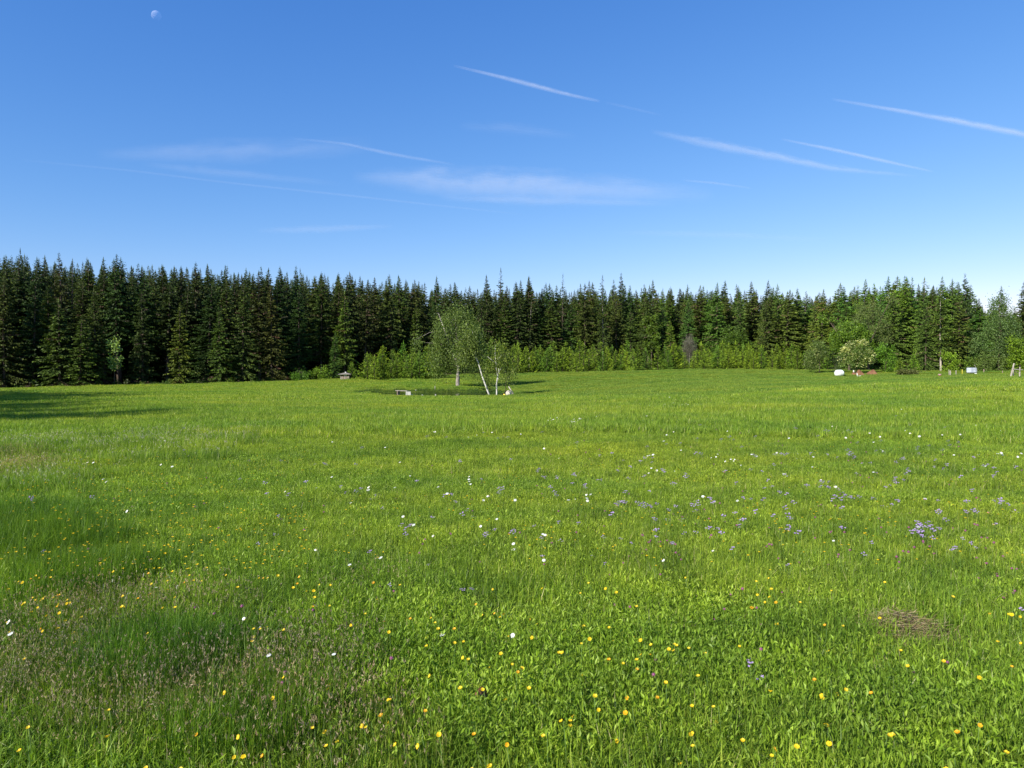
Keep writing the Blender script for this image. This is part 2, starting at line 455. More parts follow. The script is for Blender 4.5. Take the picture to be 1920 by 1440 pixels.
    if base_frac > .15:            # dead snags below the live crown
        for k in range(16):
            a = R.rand() * 6.28; z = H * (.08 + (base_frac) * R.rand()); l = .5 + .9 * R.rand()
            dead.append(tube([(0, 0, z), (math.cos(a) * l, math.sin(a) * l, z - .2 * l)], [.02, .006], 3))
    return S, tr, dead

print('trees')
HREF = 20.0
VARS = {}
def make_var(key, H, bf, rad, kind, seed, bark):
    S, tr, dead = spruce(H, bf, rad, kind, seed)
    cm = S.mesh('spruce_crown', [M_needle])
    tm = pymesh('spruce_trunk', merge([tr] + dead), bark)
    # joined copy for the far rows
    S2 = Soup(); S2.P = list(S.P)
    V = np.array([tuple(v) for v in tr[0]], np.float32)
    for f in tr[1]: S2.add(V[list(f)], (.1, .08, .06), 1)
    jm = S2.mesh('spruce_joined', [M_needle, bark])
    VARS.setdefault(key, []).append((cm, tm, jm, H))
for i, s in enumerate((11, 12, 13, 14)): make_var('full', HREF, .02, 2.7 + .3 * (i % 2), 'full', s, M_bark)
for i, s in enumerate((21, 22, 23, 24)): make_var('high', HREF, (.26, .36, .20, .30)[i], 2.6, 'high', s, M_bark)
for i, s in enumerate((31, 32)): make_var('sparse', HREF, .30, 1.9, 'sparse', s, M_bark)
for i, s in enumerate((41, 42)): make_var('broad', 16.0, .02, 3.9, 'broad', s, M_bark)
for i, s in enumerate((51, 52, 53, 54)): make_var('young', 4.5, .02, 1.12 + .10 * i, 'young', s, M_bark)
for i, s in enumerate((71,)): make_var('pale', 17.0, .25, 2.3, 'high', s, M_barkl)
for i, s in enumerate((61,)): make_var('column', 14.0, .02, 1.9, 'full', s, M_bark)
R = np.random.RandomState(99)

def plant(key, px, Y, top_py, label, group, width=None, tint=(1, 1, 1), cat='tree', name='spruce_tree', var=None, cxw=None):
    X = at(px, Y) if cxw is None else cxw
    z = tz1(X, Y); H = EYE + (HOR - top_py) * Y / FPX - z
    vs = VARS[key]; cm, tm, jm, HV = vs[R.randint(len(vs)) if var is None else var % len(vs)]
    s = H / HV; sw = s ** .75 if width is None else width
    root = empty(name, (X, Y, z - .03), R.rand() * 6.28)
    if key != 'young': root.rotation_euler[0] = R.normal() * .016; root.rotation_euler[1] = R.normal() * .016
    tag(root, label, cat, group)
    root.scale = (sw, sw, s)
    c = put('crown', cm, root); c.color = (*tint, 1)
    put('trunk', tm, root)
    return root

SKY_X = [-1400, -300, 0, 35, 100, 200, 300, 345, 440, 480, 560, 620, 700, 760, 830, 880, 930, 985, 1040, 1100, 1165, 1230, 1350, 1440, 1520, 1580, 1620, 1700, 1770, 1825, 1840, 1875, 1900, 1925, 2300, 3000]
SKY_Y = [300, 440, 472, 466, 480, 484, 488, 488, 496, 502, 500, 502, 512, 516, 526, 532, 530, 524, 530, 534, 528, 530, 530, 532, 540, 536, 526, 518, 520, 532, 562, 566, 566, 545, 520, 480]
def skytop(px): return np.interp(px, SKY_X, SKY_Y)
def tintf(px):
    """random crown tint, growing brighter and greener from the middle towards the right"""
    k = R.rand(); t = np.clip((px - 900) / 700, 0, 1)
    if k < .40: c = np.array([1.0, 1.0, 1.0])
    elif k < .68: c = np.array([1.12, .92, .95])       # brownish
    elif k < .86: c = np.array([.82, 1.05, 1.0])
    else: c = np.array([1.25, 1.35, .9])
    return tuple(c * (.80 + 1.0 * t + R.normal() * .10) * np.array([1 + .10 * t, 1 + .22 * t, .9]))
def zone_name(px):
    if px < 240: return 'far left'
    if px < 480: return 'left'
    if px < 800: return 'left of the birches'
    if px < 1000: return 'behind the birches'
    if px < 1300: return 'right of the birches'
    if px < 1560: return 'right of the middle'
    if px < 1750: return 'behind the dirt heaps'
    return 'at the right end'
used = []
def occupied(x, y, r):
    for a, b, c in used:
        if (x - a) ** 2 + (y - b) ** 2 < (r + c) ** 2: return True
    return False

# trees one can name, front of the forest edge
NAMED = [
 # key, px, top y, offset from edge depth, width factor, tint, label
 ('full', 8, 520, -1, 1.05, (1.1, 1.0, .9), 'dark olive spruce at the very left edge of the picture, clothed to the ground'),
 ('full', 62, 500, 1, 1.0, (.9, 1.05, .95), 'tall dark green spruce second in from the left edge'),
 ('column', 112, 560, -2, 1.5, (1.25, 1.3, .9), 'bushy low-branched spruce left of the pale sapling, skirt resting on the meadow'),
 ('column', 150, 590, -3, 1.35, (1.5, 1.55, .9), 'lighter green stocky spruce just left of the pale sapling'),
 ('full', 178, 540, 0, .85, (1.2, 1.15, .9), 'slender spruce directly left of the pale leafy sapling'),
 ('full', 268, 540, 1, .85, (1.0, 1.0, .9), 'thin dark spruce with wide gaps right of the pale leafy sapling'),
 ('column', 336, 566, -2, 1.15, (1.5, 1.35, .8), 'free-standing column spruce with a flat dead top, foliage down to the grass'),
 ('column', 412, 575, -2, 1.1, (1.25, 1.4, .9), 'left one of two touching column spruces with green skirts'),
 ('full', 455, 520, -1, .95, (1.2, 1.2, .9), 'right one of two touching column spruces with green skirts'),
 ('full', 510, 528, -1, .95, (1.5, 1.05, .85), 'brownish olive spruce with ragged outline left of the dark gap'),
 ('column', 646, 545, 0, 1.2, (1.7, 1.75, .8), 'yellow-green lit spruce rising behind the small hut'),
 ('broad', 627, 622, -3, .55, (1.1, 1.5, 1.0), 'fresh green half-grown spruce just left of the hut'),
 ('high', 735, 512, 3, 1.05, (1.1, 1.05, .9), 'tall drooping spruce left of the birches with a bare dark gap beneath'),
 ('column', 780, 560, 2, .9, (1.2, 1.25, .9), 'slim green spruce close left of the big birch crown'),
 ('sparse', 936, 503, 12, 1.0, (.8, .85, .9), 'tall thin-topped spruce standing above the skyline behind the birches'),
 ('full', 914, 516, 8, .95, (.8, .8, .85), 'pointed dark spruce left of the thin-topped tall one'),
 ('full', 988, 518, 4, 1.15, (.85, .85, .85), 'double-tipped broad dark spruce right of the birches'),
 ('sparse', 1053, 514, 9, .75, (.7, .72, .8), 'spindly open spruce tip reaching above its dark neighbours'),
 ('high', 1096, 532, 2, 1.05, (1.2, 1.0, .8), 'olive spruce with a lit bare stem above the young plantation'),
 ('sparse', 1126, 516, 10, 1.0, (.85, .85, .85), 'open-crowned spruce left of the highest tip right of the birches'),
 ('full', 1166, 511, 9, .95, (.75, .8, .8), 'highest dark spruce tip right of the birches'),
 ('broad', 1258, 600, -6, .72, (1.6, 1.7, .9), 'broad yellow-green spruce jutting out of the young plantation'),
 ('high', 1215, 535, 0, 1.05, (1.0, 1.0, .9), 'dark green spruce left of the grey leafless tree'),
 ('full', 1345, 530, 2, 1.05, (1.2, 1.5, .9), 'fresh green spruce right of the grey leafless tree'),
 ('full', 1437, 525, 7, .9, (.7, .75, .8), 'dark pointed spruce tip right of the middle of the skyline'),
 ('broad', 1440, 565, 0, .80, (1.1, 1.0, .85), 'brown-green wide spruce standing over the right young plantation'),
 ('full', 1540, 552, 2, 1.0, (1.3, 1.25, .85), 'olive green spruce left of the broadleaf trees'),
 ('full', 1617, 522, 6, 1.0, (1.3, 1.5, .9), 'tall green spruce behind the blossoming tree'),
 ('broad', 1672, 545, 1, .95, (1.15, 1.2, .9), 'wide spruce with drooping tiers behind the low juniper'),
 ('broad', 1735, 572, -3, .85, (1.15, 1.2, .9), 'wide low-skirted spruce directly left of the lit bare stem'),
 ('full', 1695, 517, 5, 1.1, (1.3, 1.5, .9), 'tall bright green spruce forming the right crest of the skyline'),
 ('full', 1765, 518, 6, 1.0, (1.2, 1.4, .9), 'tall slim spruce just left of the dark pointed one'),
 ('broad', 1798, 562, 0, .95, (1.3, 1.15, .8), 'massive olive spruce above the water tank'),
 ('broad', 1813, 512, 9, .62, (.55, .65, .75), 'dark bluish pointed spruce highest near the right edge'),
 ('full', 1874, 536, 3, 1.0, (1.1, 1.15, .95), 'lone spruce tip standing in the sky gap near the right edge'),
 ('full', 1922, 528, 1, 1.15, (.9, .85, .8), 'dark spruce cut off by the right edge of the picture'),
]
for key, px, ty, off, wf, tint, lab in NAMED:
    Y = float(edge_depth(px)) + off
    z = tz1(at(px, Y), Y); H = EYE + (HOR - ty) * Y / FPX - z; HV = VARS[key][0][3]
    plant(key, px, Y, ty, lab, 'named trees of the forest edge', width=wf * max(.55, (H / HV) ** .5), tint=tuple(np.array(tint) * (.95 + .45 * min(1, max(0, (px - 1000) / 500)))))
    used.append((at(px, Y), Y, .9))

# the rows behind, each tree its own object
LAND = [(-250, 'the wood beyond the left edge'), (8, 'the left picture edge'), (62, 'the tall second spruce from the left'), (112, 'the bushy low-branched spruce'), (150, 'the stocky light green spruce'), (214, 'the pale leafy sapling'), (268, 'the thin gappy spruce'),
 (336, 'the free-standing column spruce'), (412, 'the first touching column spruce'), (455, 'the second touching column spruce'), (510, 'the brownish ragged spruce'), (562, 'the dim green shrub'), (600, 'the bright round shrub'), (648, 'the small hut'),
 (700, 'the left plantation end'), (757, 'the taller young spruce'), (800, 'the left rim of the big birch'), (858, 'the big birch'), (914, 'the leaning birch'), (936, 'the thin-topped tall spruce'), (988, 'the double-tipped spruce'), (1053, 'the spindly open tip'),
 (1096, 'the olive spruce with bare stem'), (1131, 'the sunlit pale stem'), (1166, 'the highest tip right of the birches'), (1221, 'the narrow leafy tree'), (1258, 'the broad yellow-green spruce'), (1292, 'the grey leafless tree'), (1345, 'the fresh green spruce'),
 (1372, 'the dense green maple'), (1440, 'the wide brown-green spruce'), (1490, 'the dip in the skyline'), (1536, 'the blossoming rowan'), (1592, 'the large broadleaf tree'), (1628, 'the grey-green willow'), (1672, 'the wide drooping spruce'), (1700, 'the low juniper'),
 (1764, 'the lit bare stem'), (1798, 'the massive olive spruce'), (1821, 'the water tank'), (1872, 'the tall drooping birch'), (1912, 'the yellow-green maple'), (2000, 'the right picture edge'), (2150, 'the wood beyond the right edge')]
NSP = 0
for row in range(4):
    px = -330.0 + row * 11
    while px < 2250:
        D = float(edge_depth(px)) + 1.5 + row * 4.2 + R.rand() * 3.0
        X = at(px, D)
        step = 2.3 + 2.9 * R.rand() + (.5 if row == 0 else 0)
        if not occupied(X, D, 1.0):
            st = float(skytop(px))
            lower = abs(R.normal()) * (16, 13, 11, 9)[row] + ((34 if px < 1150 else 70) * R.rand() ** 1.3 if row == 0 else 0) + 7 * math.sin(px * .031 + row) * math.sin(px * .0117 + 1.3) - (13 * R.rand() if R.rand() < .25 else 2)
            if 1828 < px < 1862 or 1886 < px < 1908: lower += 8 
            pfull = .30 if px < 1150 else .75
            key = 'full' if R.rand() < (pfull if row < 2 else .5) else 'high'
            if row > 1 and R.rand() < .13: key = 'sparse'
            wmul = 1.0
            if px > 1150 and row < 2 and R.rand() < .45: key = 'broad'; wmul = .62
            zn = zone_name(px); tt_ = tintf(px); g_ = tt_[1] / tt_[0]
            tw = 'brownish dark' if g_ < .95 else ('fresh green' if g_ > 1.2 else 'dark green')
            sz_ = 'tall' if lower < 14 else ('mid-height' if lower < 32 else 'shorter')
            lm = min(LAND, key=lambda q: abs(q[0] - px)); rel = ('left of' if px < lm[0] - 12 else ('right of' if px > lm[0] + 12 else 'behind'))
            rw = ('in front', 'in second rank', 'in third rank', 'peeking over')[row]
            plant(key, px, D, st + lower + 2, f'{tw} {sz_} spruce {rw} {rel} {lm[1]}',
                  f'forest edge spruces {zn}', width=(.90 + .4 * R.rand() + (.16 if px > 1150 else 0)) * wmul, tint=tt_)
            used.append((X, D, .9)); NSP += 1
        px += step * FPX / D
print('row spruces', NSP)
# forest outside the frame on the left throws its shade onto the meadow
for (x, y, h) in [(-37.9, 1.3, 22.5), (-42, 2, 24), (-38.8, 4, 22.8), (-41.2, 6.3, 22.9), (-44.7, 7.3, 24), (-41.8, 9.5, 21), (-46, 10, 24), (-43.5, 11.4, 22), (-44.9, 13.9, 21.3), (-49, 15.5, 24), (-46.8, 17.7, 22.5), (-48.4, 20.4, 21.1), (-52, 21, 24), (-48.9, 22.1, 20.8), (-49.6, 24.7, 21.3), (-54, 26, 24), (-50.4, 27.9, 21.4), (-51.4, 30, 22.3), (-56, 31, 24), (-53.4, 33, 22.3), (-53.4, 35.5, 21.5), (-58, 36, 24), (-55.9, 36.7, 21.1), (-58, 39, 22.1), (-61.4, 40.3, 24), (-59.7, 41.6, 19.5), (-61.1, 44, 19.9), (-64.9, 44.6, 21), (-62.8, 45.7, 20.4), (-64.8, 48.4, 18.9), (-68.3, 48.9, 21), (-65.7, 50.4, 18.8), (-70, 51, 21), (-67.7, 52.2, 20.1), (-70.6, 54.3, 19.2), (-74, 55.8, 21), (-71.5, 56.8, 20.5), (-73.5, 60.1, 19.6), (-78, 60.6, 21)]:
    z = tz1(x, y); cm, tm, jm, HV = VARS['full'][R.randint(4)]
    r_ = empty('spruce_tree', (x, y, z - .03), R.rand() * 6.28); r_.scale = (h / HV * 1.5,) * 2 + (h / HV,)
    tag(r_, 'dark spruce of the wood edge outside the left of the picture, shading the meadow', 'tree', 'spruces beyond the left edge')
    c = put('crown', cm, r_); c.color = (.9, .9, .9, 1); put('trunk', tm, r_)

# ------------------------------------------------------------------ instancing of uncountable things
def scatter(name, sources, P, rot, scl, idx, label, matname=None):
    c = bpy.data.collections.new(name + '_sources')
    for i, me in enumerate(sources):
        o = bpy.data.objects.new(f'{name}_source_{i:02d}', me); c.objects.link(o)
    me = bpy.data.meshes.new(name); n = len(P)
    me.vertices.add(n); me.vertices.foreach_set('co', np.asarray(P, np.float32).ravel())
    a = me.attributes.new('rot', 'FLOAT_VECTOR', 'POINT'); a.data.foreach_set('vector', np.asarray(rot, np.float32).ravel())
    a = me.attributes.new('scl', 'FLOAT_VECTOR', 'POINT'); a.data.foreach_set('vector', np.asarray(scl, np.float32).ravel())
    a = me.attributes.new('idx', 'INT', 'POINT'); a.data.foreach_set('value', np.asarray(idx, np.int32))
    me.update()
    o = put(name, me)
    g = bpy.data.node_groups.new(name, 'GeometryNodeTree')
    g.interface.new_socket('Geometry', in_out='INPUT', socket_type='NodeSocketGeometry')
    g.interface.new_socket('Geometry', in_out='OUTPUT', socket_type='NodeSocketGeometry')
    gi = g.nodes.new('NodeGroupInput'); go = g.nodes.new('NodeGroupOutput')
    ip = g.nodes.new('GeometryNodeInstanceOnPoints'); ci = g.nodes.new('GeometryNodeCollectionInfo')
    ci.inputs['Collection'].default_value = c; ci.inputs['Separate Children'].default_value = True; ci.inputs['Reset Children'].default_value = True
    ip.inputs['Pick Instance'].default_value = True
    def att(nm, t):
        q = g.nodes.new('GeometryNodeInputNamedAttribute'); q.data_type = t; q.inputs['Name'].default_value = nm
        return q.outputs['Attribute']
    g.links.new(gi.outputs[0], ip.inputs['Points']); g.links.new(ci.outputs[0], ip.inputs['Instance'])
    g.links.new(att('idx', 'INT'), ip.inputs['Instance Index'])
    g.links.new(att('rot', 'FLOAT_VECTOR'), ip.inputs['Rotation']); g.links.new(att('scl', 'FLOAT_VECTOR'), ip.inputs['Scale'])
    g.links.new(ip.outputs[0], go.inputs[0])
    md = o.modifiers.new('scatter', 'NODES'); md.node_group = g
    tag(o, label, kind='stuff'); return o

# deep forest behind the separate rows
P, rt, sc, ix = [], [], [], []
src = [v[2] for v in VARS['full']]
for row in range(4, 13):
    px = -500.0
    while px < 2500:
        D = float(edge_depth(px)) + 1.5 + row * 4.3 + R.rand() * 3.5
        X = at(px, D); z = tz1(X, D)
        ty = float(skytop(px)) + 13 + 5 * math.sin(px * .043 + row * 2) + abs(R.normal()) * 9 + row * .5
        H = EYE + (HOR - ty) * D / FPX - z
        H *= 1.02; P.append((X, D, z - .05)); rt.append((0, 0, R.rand() * 6.28)); s = H / HREF; sc.append((1.15 * s ** .5, 1.15 * s ** .5, s)); ix.append(R.randint(len(src)))
        px += (2.7 + 1.3 * R.rand()) * FPX / D
scatter('deep_forest', src, P, rt, sc, ix, 'dense dark spruce forest filling in behind the front rows')

# ------------------------------------------------------------------ young plantation
def young_row(x0, x1, D0, ty, n, zone, jit=5):
    for i in range(n):
        px = x0 + (x1 - x0) * (i + .5 + R.normal() * .22) / n
        D = D0 + R.normal() * 1.0; t = ty + R.normal() * jit
        k = R.rand(); tint = (1, 1, 1) if k < .6 else ((.7, .85, 1.0) if k < .85 else (1.15, 1.1, .9))
        z = tz1(at(px, D), D); H = EYE + (HOR - t) * D / FPX - z
        plant('young', px, D, t, f"{'tall' if t < ty - 2 else ('low' if t > ty + 4 else 'middling')} {'bright' if k < .6 else ('dark' if k < .85 else 'yellowish')} young plantation spruce {'in front' if D < D0 else 'behind'}, below {min(LAND, key=lambda q: abs(q[0] - px))[1]}", 'young spruces below ' + min(LAND, key=lambda q: abs(q[0] - px))[1],
              width=(H / 4.5) ** .9 * (1.0 + .25 * R.rand()), tint=tint, name='young_spruce')
young_row(684, 820, 118, 664, 13, 'left of the birches'); young_row(690, 830, 122, 654, 11, 'left of the birches')
young_row(905, 1195, 139, 655, 24, 'between the birches and the middle'); young_row(915, 1185, 143, 645, 20, 'between the birches and the middle')
young_row(1195, 1290, 141, 650, 9, 'around the broad lit spruce'); 
young_row(1296, 1420, 139, 653, 12, 'right of the grey leafless tree'); young_row(1310, 1500, 144, 645, 15, 'right of the grey leafless tree')
young_row(1396, 1560, 134, 654, 14, 'left of the blossoming tree')
plant('young', 757, 124, 640, 'taller young spruce poking above the plantation left of the birches', 'young plantation left of the birches', width=1.35, tint=(.6, .85, .9), name='young_spruce')
plant('young', 660, 121, 677, 'small young spruce right beside the hut', 'young plantation left of the birches', width=.9, tint=(.8, .9, .9), name='young_spruce')
plant('young', 1712, 112, 662, 'small light green spruce behind the low juniper bush', 'young plantation at the right', width=.75, tint=(1.0, 1.2, .8), name='young_spruce')
plant('young', 1688, 112, 672, 'smallest bright young spruce left of the wide skirted spruce', 'young plantation at the right', width=.7, tint=(1.1, 1.1, .7), name='young_spruce')

# ------------------------------------------------------------------ broadleaf trees
def leaf_cloud(S, lobes, nleaf, size, pal, weights=None, hang=0.0, clump=.35, ncl=60, flat=0.0, mat=0, shell=.5, elong=1.6):
    vol = np.array([l[3] * l[4] * l[5] for l in lobes]) ** .8; share = vol / vol.sum()
    for l, sh in zip(lobes, share):
        c = np.array(l[:3]); r = np.array(l[3:6]); nc = max(5, int(ncl * sh)); n = int(nleaf * sh)
        d = unit(R.normal(size=(nc, 3))); rad = shell + (1 - shell) * R.rand(nc) ** .6
        cc = c + d * rad[:, None] * r
        k = R.randint(nc, size=n)
        off = R.normal(size=(n, 3)) * clump; off[:, 2] *= (1 + 1.3 * hang) * (1 - .5 * flat)
        if hang: off[:, 2] -= abs(R.normal(size=n)) * clump * hang
        Pp = cc[k] + off
        Dd = R.normal(size=(n, 3)) + unit(Pp - c) * .6; Dd[:, 2] -= hang * 2.0
        if flat: Dd[:, 2] *= .4
        bright = (1 + R.normal(size=nc) * .12)[k][:, None]
        col = mixcols(n, pal, weights) * bright
        L = size * (.7 + .6 * R.rand(n)); twigs(S, Pp, Dd, L, L / elong, col, mat)

def limbs(base, H, lobes, r0, fork=.35, sides=7, seed=0, n_extra=10):
    rs = np.random.RandomState(seed); parts = []
    tops = [Vector(l[:3]) for l in lobes]
    apex = max(tops, key=lambda v: v.z)
    tr = [Vector((0, 0, -.3)), Vector((0, 0, .1)), Vector((rs.normal() * .05, 0, H * fork)), apex]
    parts.append(tube(tr, [r0 * 1.35, r0, r0 * .75, r0 * .2], sides))
    for l in tops + [Vector((l[0] + rs.normal() * l[3] * .5, l[1] + rs.normal() * l[4] * .5, l[2] + l[5] * (rs.rand() * .8))) for l in lobes for _ in range(max(1, n_extra // len(lobes)))]:
        t0 = fork * (.8 + .5 * rs.rand()); p0 = tr[2].lerp(apex, min(.8, max(0, (rs.rand() * .7)))) if rs.rand() < .8 else tr[2]
        mid = p0.lerp(l, .5) + Vector((0, 0, .25 + .2 * rs.rand()))
        parts.append(tube([p0, mid, l], [r0 * .20, r0 * .11, r0 * .035], 5))
    return merge(parts)

def broadleaf(name, px, Y, lobes, nleaf, size, pal, label, r0=.12, bark=M_bark, tint=(1, 1, 1), group=None, cat='tree', hang=0, clump=.3, ncl=60,
              flat=0, fork=.35, weights=None, blossom=None, shell=.5, X=None, part='crown', elong=1.6, seed=3):
    X = at(px, Y) if X is None else X; z = tz1(X, Y)
    root = empty(name, (X, Y, z - .03)); tag(root, label, cat, group)
    if cat == 'shrub': lobes = list(lobes) + [(l[0] * 1.1, l[1], .45, l[3] * .85, l[4] * .8, .5) for l in lobes[:2]]
    lobes = [(l[0], l[1], l[2], l[3] * (.85 + .3 * R.rand()), l[4], l[5] * (.85 + .3 * R.rand())) for l in lobes] + [(l[0] + R.normal() * l[3] * .8, l[1] + R.normal() * l[4] * .5, l[2] + R.normal() * l[5] * .7, l[3] * .4, l[4] * .4, l[5] * .4) for l in lobes]
    H = max(l[2] + l[5] for l in lobes)
    S = Soup(); leaf_cloud(S, lobes, nleaf, size, pal, weights, hang, clump, ncl, flat, 0, shell, elong)
    c = put(part, S.mesh(name + '_' + part, [M_leaf]), root); c.color = (*tint, 1)
    put('trunk' if cat == 'tree' else 'stem', pymesh(name + '_trunk', limbs((0, 0, 0), H, lobes, r0, fork, seed=seed), bark), root)
    if blossom:
        S = Soup(); n, sz, bc = blossom
        for l in lobes:
            m = int(n / len(lobes)); d = unit(R.normal(size=(m, 3)) * [1, 1, .8] + [0, 0, .25]); p = np.array(l[:3]) + d * np.array(l[3:6]) * (1.02 + .12 * R.rand(m))[:, None]
            for j in range(4):
                twigs(S, p + R.normal(size=(m, 3)) * sz * .35 * [1, 1, .3], R.normal(size=(m, 3)) * [1, 1, .25], np.full(m, sz), np.full(m, sz * .7), mixcols(m, [bc]), up=np.array([0, 0, 1.]))
        o = put('blossoms', S.mesh(name + '_blossoms', [M_leaf]), root); o['kind'] = 'stuff'
    return root

BG = [(.085, .13, .025), (.125, .18, .032), (.165, .22, .045), (.055, .09, .015)]
print('broadleaf')
# big birch by the pond, 95 m away
broadleaf('birch_tree', 858, 95, [(-.3, 0, 9.3, 1.5, 1.6, 1.5), (.9, .2, 8.9, 1.2, 1.2, 1.3), (1.5, .3, 7.3, 1.9, 1.8, 1.7), (-1.4, 0, 7.2, 2.2, 2.1, 2.2), (-2.2, .2, 4.6, 1.7, 1.7, 1.9),
    (1.9, 0, 5.0, 1.9, 1.8, 2.1), (0, 0, 4.6, 2.3, 2.2, 2.0), (-3.0, 0, 3.3, 1.1, 1.2, 1.2), (2.6, 0, 3.2, 1.3, 1.2, 1.2)],
    25000, .19, BG, 'big round-crowned birch with a short grey trunk standing by the pond', r0=.27, bark=M_birchold, hang=.9, clump=.33, ncl=240, fork=.25, shell=.30, tint=(1.25, 1.25, 1.15), elong=1.9)
def slim_birch(px, Y, path, rads, branches, lobes, nleaf, label, tint, ncl=60):
    X = at(px, Y); z = tz1(X, Y)
    root = empty('birch_tree', (X, Y, z - .03)); tag(root, label, 'tree', 'slim birches beside the pond')
    put('trunk', pymesh('birch_trunk', merge([tube(path, rads, 8)] ), M_birch), root)
    for b, r in branches: put('branch', pymesh('birch_branch', tube(b, r, 6), M_birch), root)
    S = Soup(); leaf_cloud(S, lobes, int(nleaf * 1.5), .165, BG, None, 1.0, .28, ncl, shell=.25, elong=1.9)
    c = put('crown', S.mesh('birch_crown', [M_leaf]), root); c.color = (*tint, 1)
slim_birch(921, 69.5, [(0, 0, -.3), (-.35, 0, .55), (-.85, .1, 1.9), (-1.2, .1, 3.1), (-1.55, .1, 4.1), (-1.75, .1, 5.4), (-1.8, .1, 6.3)], [.095, .078, .066, .055, .045, .03, .012],
    [([(-1.2, .1, 3.1), (-1.5, 0, 3.7), (-1.6, 0, 4.3)], [.04, .03, .02]), ([(-1.55, .1, 4.1), (-2.3, .1, 4.7), (-2.8, 0, 4.9)], [.03, .02, .01])],
    [(-1.9, .1, 5.2, 1.2, 1.2, 1.3), (-2.5, .2, 4.6, .8, .9, .8), (-1.3, .1, 4.7, .7, .8, .8), (-1.9, 0, 6.1, .7, .7, .6)], 3600,
    'white-stemmed birch leaning far to the left in front of the big birch', (1.05, 1.05, .9), 70)
slim_birch(931, 69.5, [(0, 0, -.3), (.02, 0, .4), (.0, 0, 1.2), (.12, 0, 2.0), (.0, 0, 2.6), (-.08, 0, 3.4), (-.14, 0, 4.1), (-.1, 0, 5.0)], [.085, .07, .06, .056, .042, .036, .026, .012],
    [([(.10, 0, 1.9), (.24, 0, 2.35), (.2, 0, 2.7)], [.06, .045, .03]), ([(.24, 0, 2.35), (.45, 0, 2.75), (.62, .1, 2.8)], [.03, .022, .012]), ([(.05, 0, 1.8), (.35, 0, 1.6)], [.03, .015]),
     ([(-.08, 0, 3.4), (.7, 0, 4.2)], [.025, .01]), ([(-.08, 0, 3.2), (-.9, 0, 3.9)], [.025, .01])],
    [(-.1, 0, 4.5, 1.2, 1.1, .7), (.8, 0, 3.5, .9, .9, 1.0), (-.95, 0, 3.3, .6, .7, 1.0), (1.3, .2, 2.6, .6, .6, .8), (-.5, 0, 2.3, .5, .5, .6), (.2, .4, 3.6, .8, .7, .8)], 1900,
    'white forked birch standing upright beside the leaning one', (1.05, 1.02, .9), 90)
broadleaf('sapling_tree', 947, 76, [(0, 0, 1.7, .65, .6, .55), (.3, 0, 2.2, .5, .5, .5), (-.2, 0, 2.4, .4, .4, .5)], 700, .10, BG, 'thin leafy sapling just right of the forked white birch', r0=.035, hang=.5, clump=.16, ncl=30, fork=.5, tint=(1.1, 1.05, .9))
plant('young', 914, 80, 694, 'small dark bushy spruce behind the leaning birch stem', None, width=.78, tint=(.30, .36, .7), name='young_spruce', var=3)

GREEN = [(.065, .12, .014), (.095, .17, .018), (.13, .21, .022)]
FRESH = [(.12, .21, .018), (.17, .29, .022), (.22, .34, .03)]
ed = lambda p: float(edge_depth(p))
broadleaf('sapling_tree', 214, ed(214) - 1.5, [(.0, 0, 6.8, .7, .6, .7), (.3, 0, 5.6, .6, .6, .8), (.1, 0, 4.0, .9, .8, .8), (.2, 0, 3.0, .6, .6, .7)], 900, .24, [(.16, .26, .05), (.24, .36, .08), (.34, .44, .16)],
          'pale green leafy sapling lit by the sun before the dark left forest', r0=.07, clump=.26, ncl=26, fork=.4, shell=.2, tint=(1.3, 1.3, 1.2))
for px, sc_, lab, tint in ((562, .85, 'dim green shrub on the forest edge, left of the brighter one', (.7, .85, 1)), (600, 1.0, 'bright green round shrub on the forest edge left of the hut', (1, 1, 1))):
    broadleaf('edge_shrub', px, ed(px) - 3, [(0, 0, 1.3 * sc_, 1.35, 1.2, 1.1), (.9, 0, .9, .9, .8, .8), (-1.0, 0, 1.1, .7, .7, .7)], 1500, .2, FRESH, lab, r0=.06, cat='shrub', group='broadleaf shrubs left of the hut', tint=tint, clump=.22, ncl=40, part='foliage')
broadleaf('edge_shrub', 1186, 134.5, [(0, 0, .55, .5, .5, .45)], 300, .15, FRESH, 'tiny bright yellow-green bush before the young plantation', r0=.03, cat='shrub', clump=.15, ncl=14, part='foliage', tint=(1.2, 1.1, .8))
# grey leafless tree
def bare_tree(px, Y, H, label):
    X = at(px, Y); z = tz1(X, Y); root = empty('leafless_tree', (X, Y, z)); tag(root, label, 'tree')
    parts = [tube([(0, 0, -.3), (.1, 0, H * .5), (0, 0, H)], [.09, .06, .01], 6)]
    put('trunk', pymesh('bare_trunk', merge(parts), M_barkl), root)
    S = Soup(); n = 5200; d = unit(R.normal(size=(n, 3))); p = np.array([0, 0, H * .60]) + d * (R.rand(n) ** .5)[:, None] * np.array([1.35, 1.2, H * .40]) * (.75 + .5 * np.sin(d[:, :1] * 5 + d[:, 2:] * 4) ** 2)
    D = unit(p - np.array([0, 0, H * .2])) + R.normal(size=(n, 3)) * .5; L = .25 + .4 * R.rand(n)
    twigs(S, p, D, L, np.full(n, .03), mixcols(n, [(.12, .105, .085), (.21, .18, .15), (.10, .12, .05)]))
    c = put('twigs', S.mesh('bare_twigs', [M_straw]), root); c['kind'] = 'stuff'
bare_tree(1292, ed(1292) - 6, 6.6, 'grey leafless bush-like tree standing among green spruces')
broadleaf('maple_tree', 1372, ed(1372) + 0, [(0, 0, 6.0, 2.4, 1.6, 1.5), (1.2, 0, 4.8, 1.8, 1.5, 1.4), (-1, 0, 5, 1.5, 1.4, 1.3)], 4500, .26, GREEN, 'dense green broadleaf crown wedged between the spruces', r0=.14, clump=.3, ncl=90)
